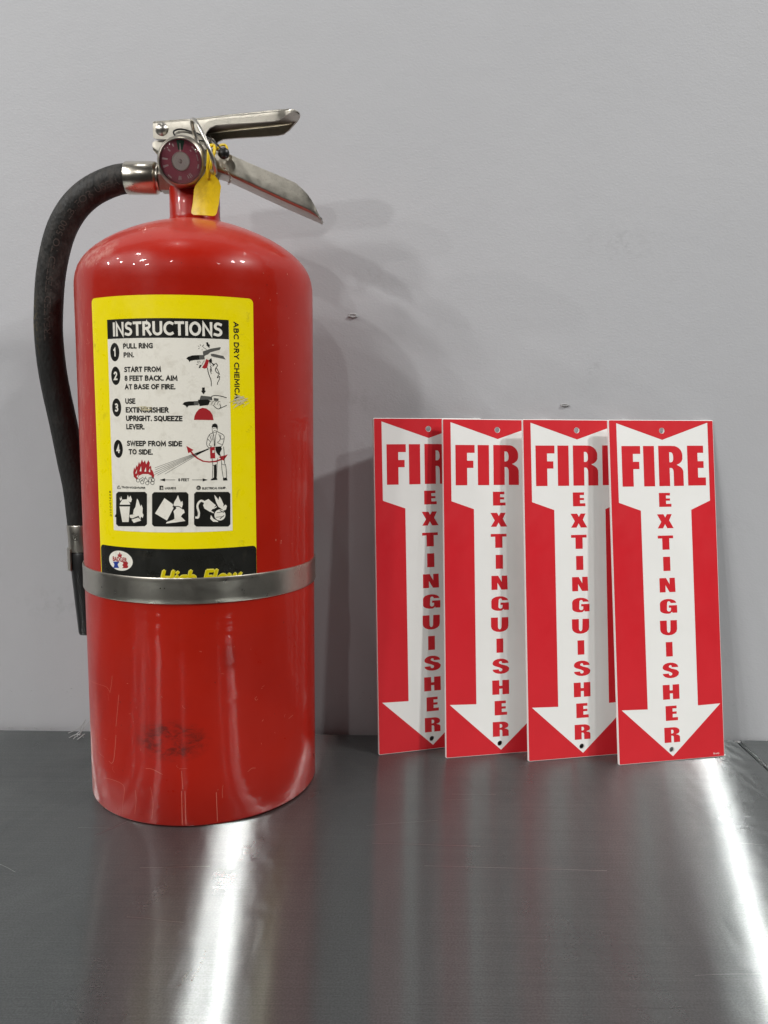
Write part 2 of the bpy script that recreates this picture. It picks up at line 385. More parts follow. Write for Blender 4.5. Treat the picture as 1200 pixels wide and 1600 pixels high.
# a plain humanist capital alphabet drawn as strokes: width, then centre lines in a (width x 1) box
def _a(cx, cy, rx, ry, a0, a1, n=10): return [(cx + rx * math.cos(math.radians(a0 + (a1 - a0) * i / n)), cy + ry * math.sin(math.radians(a0 + (a1 - a0) * i / n))) for i in range(n + 1)]
SF = {
 'A': (.64, [[(0, 0), (.32, 1), (.64, 0)], [(.13, .32), (.51, .32)]]), 'B': (.50, [[(0, 0), (0, 1), (.22, 1)] + _a(.22, .77, .24, .23, 90, -90) + [(0, .54)], [(.22, .54)] + _a(.24, .27, .26, .27, 90, -90) + [(0, 0)]]),
 'C': (.54, [_a(.36, .5, .36, .5, 58, 302, 16)]), 'D': (.58, [[(0, 0), (0, 1), (.18, 1)] + _a(.18, .5, .40, .5, 90, -90, 14) + [(0, 0)]]),
 'E': (.40, [[(.40, 1), (0, 1), (0, 0), (.40, 0)], [(0, .52), (.36, .52)]]), 'F': (.38, [[(.38, 1), (0, 1), (0, 0)], [(0, .50), (.34, .50)]]),
 'G': (.58, [_a(.38, .5, .38, .5, 58, 270, 15) + [(.58, .04), (.58, .46), (.40, .46)]]), 'H': (.54, [[(0, 0), (0, 1)], [(.54, 0), (.54, 1)], [(0, .52), (.54, .52)]]),
 'I': (.0, [[(0, 0), (0, 1)]]), 'K': (.50, [[(0, 0), (0, 1)], [(.48, 1), (.04, .52), (.52, 0)]]), 'L': (.38, [[(0, 1), (0, 0), (.38, 0)]]),
 'M': (.68, [[(0, 0), (.04, 1), (.34, .22), (.64, 1), (.68, 0)]]), 'N': (.54, [[(0, 0), (0, 1), (.54, 0), (.54, 1)]]), 'O': (.66, [_a(.33, .5, .33, .5, 90, 450, 24)]),
 'P': (.46, [[(0, 0), (0, 1), (.20, 1)] + _a(.20, .73, .26, .27, 90, -90) + [(0, .46)]]), 'Q': (.66, [_a(.33, .5, .33, .5, 90, 450, 24), [(.36, .16), (.62, -.12)]]),
 'R': (.50, [[(0, 0), (0, 1), (.20, 1)] + _a(.20, .75, .25, .25, 90, -90) + [(0, .5)], [(.22, .5), (.50, 0)]]),
 'S': (.44, [[(.42, .93)] + _a(.23, .76, .20, .24, 70, 230, 8) + [(.30, .50)] + _a(.22, .25, .23, .25, 50, -110, 8) + [(.0, .06)]]),
 'T': (.50, [[(0, 1), (.50, 1)], [(.25, 1), (.25, 0)]]), 'U': (.54, [[(0, 1), (0, .30)] + _a(.27, .29, .27, .29, 180, 360, 12) + [(.54, 1)]]),
 'V': (.56, [[(0, 1), (.28, 0), (.56, 1)]]), 'W': (.86, [[(0, 1), (.20, 0), (.43, .94), (.66, 0), (.86, 1)]]), 'X': (.54, [[(0, 1), (.54, 0)], [(.54, 1), (0, 0)]]),
 'Y': (.54, [[(0, 1), (.27, .46), (.54, 1)], [(.27, .46), (.27, 0)]]), 'Z': (.48, [[(0, 1), (.48, 1), (0, 0), (.48, 0)]]), '.': (.0, [[(0, .0), (0, .04)]]), '\u2022': (.12, [[(0, .5), (.12, .5)]]),
 '0': (.46, [_a(.23, .5, .23, .5, 90, 450, 20)]), '1': (.22, [[(0, .80), (.18, 1), (.18, 0)]]), '2': (.42, [_a(.20, .74, .20, .26, 160, -30, 8) + [(0, 0), (.42, 0)]]),
 '3': (.42, [_a(.19, .76, .20, .24, 130, -90, 8), _a(.18, .27, .23, .27, 90, -130, 9)]), '4': (.48, [[(.36, 0), (.36, 1), (0, .26), (.48, .26)]]),
 '6': (.44, [_a(.22, .30, .22, .30, 180, -180, 16), [(0, .34), (.08, .72), (.26, .95), (.40, 1)]]), '8': (.44, [_a(.22, .76, .19, .24, 90, 450, 14), _a(.22, .26, .22, .26, 90, 450, 14)]),
}
def stroke_text(bm, t, x0, x1, y0, y1, weight=.17, rot=0, gap=.30):
    h = (y1 - y0) if rot == 0 else (x1 - x0); span = (x1 - x0) if rot == 0 else (y1 - y0); w = weight * h
    adv = []; X = 0.0
    for ch in t:
        if ch == ' ': X += .34; continue
        adv.append((ch, X)); X += SF[ch][0] + gap
    X -= gap; sx = (span - w) / X; sy = (h - w) / 1.0; k = 0
    for ch, ox in adv:
        for st in SF[ch][1]:
            P = [((ox + a) * sx + w / 2, b * sy + w / 2) for a, b in st]
            if rot == 0: P = [(x0 + a, y0 + b) for a, b in P]
            elif rot == 90: P = [(x1 - b, y0 + a) for a, b in P]
            else: P = [(x0 + b, y1 - a) for a, b in P]
            # one continuous mitred outline per stroke
            V = [Vector(p) for p in P]; L_, R_ = [], []
            for i, v in enumerate(V):
                d0 = (v - V[i - 1]).normalized() if i else None; d1 = (V[i + 1] - v).normalized() if i < len(V) - 1 else None
                if d0 is None: d0 = d1; v = v - d1 * (w / 2)
                if d1 is None: d1 = d0; v = v + d0 * (w / 2)
                n0 = Vector((-d0.y, d0.x)); n1 = Vector((-d1.y, d1.x)); m_ = (n0 + n1)
                m_ = n0 if m_.length < 1e-3 else m_.normalized(); q = w / 2 / max(.42, m_.dot(n0))
                L_.append(v + m_ * q); R_.append(v - m_ * q)
            z = .004 * (k % 3); k += 1
            lv = [bm.verts.new(Vector((p.x, p.y, z)) * S) for p in L_]; rv = [bm.verts.new(Vector((p.x, p.y, z)) * S) for p in R_]
            for i in range(len(lv) - 1): bm.faces.new((lv[i], rv[i], rv[i + 1], lv[i + 1]))
def wrap(bm, R, step=4.0):
    """bend a flat sheet (x = arc length, y = height) round the tank"""
    xs = [v.co.x / S for v in bm.verts]
    if not xs: return bm
    x = math.floor(min(xs) / step) * step + step
    while x < max(xs):
        bmesh.ops.bisect_plane(bm, geom=bm.verts[:] + bm.edges[:] + bm.faces[:], plane_co=(x * S, 0, 0), plane_no=(1, 0, 0), dist=1e-8)
        x += step
    for v in bm.verts:
        th = v.co.x / S / 89.0; q = R + v.co.z / S; v.co = Vector((q * math.sin(th), -q * math.cos(th), v.co.y / S)) * S
    for fc in bm.faces:
        fc.normal_update(); c = fc.calc_center_median()
        if fc.normal.x * c.x + fc.normal.y * c.y < 0: fc.normal_flip()
    return bm
def ellipse(cx, cy, rx, ry, n=40): return [(cx + rx * math.cos(2 * math.pi * i / n), cy + ry * math.sin(2 * math.pi * i / n)) for i in range(n)]
def rrect(x0, y0, x1, y1, r, n=6):
    out = []
    for cx, cy, a0 in ((x1 - r, y1 - r, 0), (x0 + r, y1 - r, 90), (x0 + r, y0 + r, 180), (x1 - r, y0 + r, 270)):
        out += [(cx + r * math.cos(math.radians(a0 + 90 * i / n)), cy + r * math.sin(math.radians(a0 + 90 * i / n))) for i in range(n + 1)]
    return out

# ------------------------------------------------------------------ the setting: wall and worktop
WY, WSL = 740.57, -0.006
ang = math.atan(WSL)
bm = box_bm(-1600, 0, -300, 1600, 60, 1500)
wall = link('wall', bm, M['wall']); wall.location = (0, WY * S, 0); wall.rotation_euler = (0, 0, ang); wall['kind'] = 'structure'
# two small chips where the paint has lifted
for (cx, cz, w, h) in ((-30.2, 384.6, 7.5, 3.6), (160.7, 308.4, 6.5, 2.2)):
    bm = bmesh.new(); n = 22; ring0 = []; ring1 = []; ring2 = []
    for i in range(n):
        a = 2 * math.pi * i / n; k = 1 + random.uniform(-.14, .14)
        ring0.append(bm.verts.new(Vector((cx + math.cos(a) * w * .62 * k, -0.05, cz + math.sin(a) * h * .62 * k)) * S))
        ring1.append(bm.verts.new(Vector((cx + math.cos(a) * w * .5 * k, -1.1 - (.5 if math.sin(a) < 0 else 0), cz + math.sin(a) * h * .45 * k)) * S))
        ring2.append(bm.verts.new(Vector((cx + math.cos(a) * w * .3, -0.3, cz + math.sin(a) * h * .22)) * S))
    for A, B in ((ring0, ring1), (ring1, ring2)):
        for i in range(n): bm.faces.new((A[i], A[(i + 1) % n], B[(i + 1) % n], B[i]))
    bm.faces.new(ring2)
    link('paint_chip', finish(bm), M['caulk'], wall, smooth=True)

def worktop(name, x0, x1, label):
    bm = bmesh.new()
    pts = [(730.0, -38), (731.2, 0)]
    b2 = box_bm(x0, 95, -40, x1, 737.5, 0, 1.6, 3)
    o = link(name, b2, M['steel'], smooth=True, angle=40); o['label'] = label; o['category'] = 'worktop'
    return o
wt1 = worktop('steel_worktop', -900, 331.6, 'wide brushed stainless steel worktop carrying the extinguisher and the four signs')
wt2 = worktop('steel_worktop', 333.8, 900, 'narrow corner of a second steel worktop beyond the black joint at lower right')
bm = box_bm(331.7, 96, -38, 333.7, 736, -4); g = link('joint_strip', bm, M['gap'], wt1)
# dried caulk and lint along the back edge
bm = bmesh.new()
def crumb(x, y, z, r, bm):
    b2 = bmesh.new(); bmesh.ops.create_icosphere(b2, subdivisions=1, radius=r * S)
    for v in b2.verts: v.co = Vector((v.co.x * random.uniform(.6, 1.9), v.co.y * random.uniform(.6, 1.2), v.co.z * random.uniform(.4, .9))) + Vector((x, y, z)) * S
    me = bpy.data.meshes.new('t'); b2.to_mesh(me); b2.free(); bm.from_mesh(me); bpy.data.meshes.remove(me)
for i in range(150):
    x = random.uniform(-420, 420); crumb(x, WY - 0.9 + WSL * x - random.random() * 1.6, random.uniform(0, .6), random.uniform(.25, .6), bm)
for i in range(16): crumb(random.gauss(306, 5), random.gauss(734, 2), .4, random.uniform(.4, 1.2), bm)
for i in range(10): crumb(random.gauss(331, 1.5), random.gauss(731.5, 1.2), .3, random.uniform(.4, .9), bm)
o = link('caulk_crumbs', bm, M['caulk']); o['kind'] = 'stuff'; o['label'] = 'pale crumbs of dried caulk along the foot of the wall'
bm = bmesh.new()
for (a, b, c) in (((-282, 724, .4), (-275, 729, 6), (-269, 731, 13)), ((-277, 726, .4), (-275, 722, 9), (-271, 724, 16)), ((-285, 719, .4), (-279, 721, 3), (-274, 717, 4)), ((-280, 716, .5), (-274, 720, 6), (-272, 722, 12)), ((-290, 730, .4), (-283, 733, 3), (-276, 735, 9)), ((-276, 715, .5), (-273, 713, 3), (-270, 716, 5))):
    tube(catmull([a, b, c], 5), .42, 6, bm=bm)
for i in range(9): crumb(random.gauss(-278, 3), random.gauss(722, 4), .4, random.uniform(.3, .8), bm)
o = link('lint_tuft', bm, M['caulk']); o['label'] = 'little tuft of pale lint on the worktop behind the extinguisher base'; o['category'] = 'lint'
# scratches in the worktop
bm = bmesh.new(); bmd = bmesh.new()
def scratch(b, pts, w, z=0.06):
    for q in ribbon(pts, w):
        vs = [b.verts.new(Vector((x, y, z)) * S) for x, y in q]; b.faces.new(vs)
for i in range(30):
    x, y = random.uniform(-330, 300), random.uniform(370, 690); l = random.uniform(8, 60); a = random.gauss(0, .12) if random.random() < .6 else random.uniform(-.9, .9)
    pts = [(x + l * t * math.cos(a), y + l * t * math.sin(a) + random.gauss(0, .25)) for t in (0, .33, .66, 1)]
    scratch(bm if random.random() < .6 else bmd, pts, random.uniform(.10, .24))
scratch(bmd, [(-98, 500), (-80, 520), (-55, 545)], .4)
scratch(bmd, [(70, 640), (88, 600)], .5); scratch(bm, [(-5, 540), (70, 538)], .28); scratch(bm, [(30, 512), (150, 509)], .22); scratch(bmd, [(232, 600), (250, 540)], .4)
scratch(bmd, [(215, 650), (245, 600), (262, 560)], .4); scratch(bm, [(-200, 545), (-192, 556), (-180, 570)], .3)
M['brightline'] = material('fresh_scratch', (0.45, 0.45, 0.45), 0.35, metal=1.0); M['darkline'] = material('old_scratch', (0.10, 0.10, 0.10), 0.5, metal=0.6)
for v in bm.verts: v.co.z += 0
link('scratch_marks', bm, M['brightline'], wt1)['kind'] = 'stuff'; link('scratch_marks', bmd, M['darkline'], wt1)['kind'] = 'stuff'

# ------------------------------------------------------------------ the four arrow signs
SW, SH = 101.6, 298.8
SIGNS = [[-1.71844, 689.94662, 0.28493, 0.07431, 0.00883, .988], [56.97386, 685.13531, 0.21351, 0.1097, 0.00148, .992],
         [128.28064, 680.40275, 0.21028, 0.12234, 0.00524, .995], [205.40027, 675.46501, 0.20415, 0.14514, 0.0083, 1.0]]
HT, HB = (50.8, 289.3), (50.5, 9.6)
def arc(cx, cy, rx, ry, a0, a1, n=8): return [(cx + rx * math.cos(math.radians(a0 + (a1 - a0) * i / n)), cy + ry * math.sin(math.radians(a0 + (a1 - a0) * i / n))) for i in range(n + 1)]
# glyphs in a 100 x 100 box, y up: (outer, holes...)
def gR(t=.44, leg=.40):
    L = 100
    outer = [(0, 0), (0, 100), (48, 100)] + arc(58, 76, 40, 24, 90, 0)[1:] + arc(62, 70, 36, 18, 0, -72)[1:] + arc(74, 34, 26, 16, 72, 0)[1:] + [(100, 0), (100 - leg * 100, 0), (100 - leg * 100, 30)] + arc(50, 34, 10, 11, 0, 90)[1:] + [(t * 100, 45), (t * 100, 0)]
    hole = [(t * 100, 84)] + [(48, 84)] + arc(50, 72, 10, 12, 90, 0)[1:] + arc(50, 68, 10, 9, 0, -90)[1:] + [(t * 100, 59)]
    return [outer, hole]
GL = {
 'F': [[(0, 0), (0, 100), (100, 100), (100, 80.5), (60, 80.5), (60, 61), (93, 61), (93, 43), (60, 43), (60, 0)]],
 'I': [[(0, 0), (0, 100), (100, 100), (100, 0)]],
 'R': gR(),
 'E': [[(0, 0), (0, 100), (90, 100), (90, 82), (57, 82), (57, 61), (90, 61), (90, 44), (57, 44), (57, 20), (100, 20), (100, 0)]],
 'e': [[(0, 0), (0, 100), (91, 100), (91, 81), (57, 81), (57, 60), (90, 60), (90, 44), (57, 44), (57, 21), (100, 21), (100, 0)]],
 'X': [[(0, 100), (40, 100), (50, 77), (61, 100), (91, 100), (74, 56), (100, 0), (61, 0), (48, 30), (35, 0), (2, 0), (25, 46)]],
 'T': [[(0, 100), (100, 100), (100, 80), (74, 80), (74, 0), (28, 0), (28, 80), (0, 80)]],
 'N': [[(0, 0), (0, 100), (42, 100), (64, 55), (64, 100), (98, 100), (100, 0), (62, 0), (37, 50), (37, 0)]],
 'G': [[(98, 72), (62, 72)] + arc(52, 72, 10, 13, 0, 180)[1:] + [(40, 28)] + arc(52, 28, 12, 14, 180, 340)[1:] + [(64, 40), (52, 40), (52, 56), (100, 56), (100, 4), (72, 4), (70, 12)] + arc(46, 26, 46, 27, 300, 180)[1:] + [(0, 70)] + arc(48, 70, 48, 31, 180, 4)[1:]],
 'U': [[(0, 100), (40, 100), (40, 34)] + arc(50, 34, 10, 17, 180, 360)[1:] + [(62, 100), (100, 100), (100, 40)] + arc(50, 38, 50, 39, 0, -180)[1:]],
 'S': [[(96, 70), (58, 70)] + arc(50, 74, 9, 10, 0, 180)[1:] + [(42, 70), (56, 62), (86, 52)] + arc(60, 32, 40, 22, 40, 0)[1:] + arc(52, 29, 48, 30, 0, -180)[1:] + [(40, 30)] + arc(50, 26, 10, 10, 180, 360)[1:] + [(60, 32), (44, 42), (18, 52)] + arc(38, 70, 34, 22, 220, 180)[1:] + arc(50, 72, 46, 29, 180, 4)[1:]],
 'H': [[(0, 0), (0, 100), (42, 100), (42, 61), (60, 61), (60, 100), (100, 100), (100, 0), (60, 0), (60, 40), (42, 40), (42, 0)]],
}
LET = [('F', 11.6, 29.4, 240.2, 275.8), ('I', 32.2, 42.7, 240.2, 275.8), ('R', 46.8, 70.6, 240.3, 275.9), ('E', 74.9, 92.5, 240.5, 276.0),
       ('e', 46, 57.8, 222, 234.3), ('X', 43.5, 59.2, 203.1, 215.5), ('T', 43.6, 58.4, 184.3, 196.7), ('I', 48, 54.8, 165.6, 178), ('N', 43.8, 59.0, 146.9, 159.4),
       ('G', 43.5, 60.0, 128.2, 140.9), ('U', 43.0, 59.3, 109.3, 122.2), ('I', 47.9, 54.3, 90.7, 103.3), ('S', 43.4, 59.7, 71.9, 85.2), ('H', 43.6, 59.4, 53.4, 66.1),
       ('e', 45.6, 57.3, 34.9, 47.7), ('R', 43.7, 58.6, 15.9, 29.0)]
ARROW = [(7.4, 295.8), (51, 281.2), (95.8, 296.6), (95.8, 226.9), (77.0, 219.0), (77.0, 46.4), (99.0, 46.8), (51.3, 3.9), (4.0, 46.8), (28.6, 46.0), (28.2, 219.0), (7.6, 226.2)]
def fXZ(d): return lambda x, y: Vector((x, -d, y))
def sign_meshes():
    """panel with real holes, red print, lettering, maker's mark; local x right, z up, front face at y = 0"""
    T = 2.4
    out = rrect(0, 0, SW, SH, 1.1, 4); holes = [ellipse(*HT, 2.45, 2.45, 28), ellipse(*HB, 2.45, 2.45, 28)]
    bm = bmesh.new()
    ins = rrect(.35, .35, SW - .35, SH - .35, .9, 4)
    fill2d(bm, [ins] + holes, fXZ(0)); fill2d(bm, [out] + holes, fXZ(-T))
    for f in bm.faces: f.material_index = 0
    def wallstrip(A, ya, B, yb):
        va = [bm.verts.new(Vector((x, ya, y)) * S) for x, y in A]; vb = [bm.verts.new(Vector((x, yb, y)) * S) for x, y in B]
        for i in range(len(A)): bm.faces.new((va[i], va[(i + 1) % len(A)], vb[(i + 1) % len(A)], vb[i]))
    wallstrip(ins, 0, out, .35); wallstrip(out, .35, out, T)
    for h in holes: wallstrip(h, 0, h, T)
    finish(bm)
    # the red print leaves the arrow bare
    red = bmesh.new()
    ro = rrect(.55, .55, SW - .55, SH - .55, .8, 4)
    ht = [ellipse(*HT, 2.6, 2.6, 28)]
    fill2d(red, [ro, ARROW] + ht, fXZ(.06))
    let = bmesh.new()
    for ch, x0, x1, y0, y1 in LET:
        fill2d(let, [[(x0 + a * (x1 - x0) / 100, y0 + b * (y1 - y0) / 100) for a, b in lp] for lp in GL[ch]], fXZ(.06))
    mk = bmesh.new(); put_text(mk, 'Brady', 90.6, 96.4, 2.6, 4.0, 0.01, f=fXZ(.10))
    for b in (red, let, mk):
        for fc in b.faces:
            fc.normal_update()
            if fc.normal.y > 0: fc.normal_flip()
    return bm, red, let, mk
LAB = ['leftmost fire sign, nearest the extinguisher, overlapped so its heading reads FIR without a whole R',
       'second fire sign from the left, only a thin sliver of its letter E showing',
       'third fire sign from the left, the left half of its letter E showing',
       'rightmost fire sign, unobstructed, whole word FIRE and full white arrow visible']
protos = None
for i, (x, y, yaw, lean, psi, sc) in enumerate(SIGNS):
    e = Vector((math.cos(yaw), math.sin(yaw), 0)); n = Vector((-math.sin(yaw), math.cos(yaw), 0))
    up = Vector((0, 0, 1)) * math.cos(lean) + n * math.sin(lean)
    e2 = e * math.cos(psi) + up * math.sin(psi); u2 = -e * math.sin(psi) + up * math.cos(psi); nn = u2.cross(e2).normalized()
    M4 = Matrix(((e2.x, nn.x, u2.x, x * S), (e2.y, nn.y, u2.y, y * S), (e2.z, nn.z, u2.z, 0.0002), (0, 0, 0, 1))) @ Matrix.Scale(sc, 4)
    root = empty('arrow_sign', LAB[i], 'sign', M4, 'fire extinguisher arrow signs leaning in a row against the wall')
    if protos is None:
        a, b, c, d = sign_meshes()
        protos = [link('panel', a, M['signwhite'], root), link('red_field', b, M['signred'], root), link('lettering', c, M['signred'], root), link('printed_mark', d, M['signwhite'], root)]
    else:
        for q in protos:
            k = q.copy(); SC.collection.objects.link(k); k.parent = root

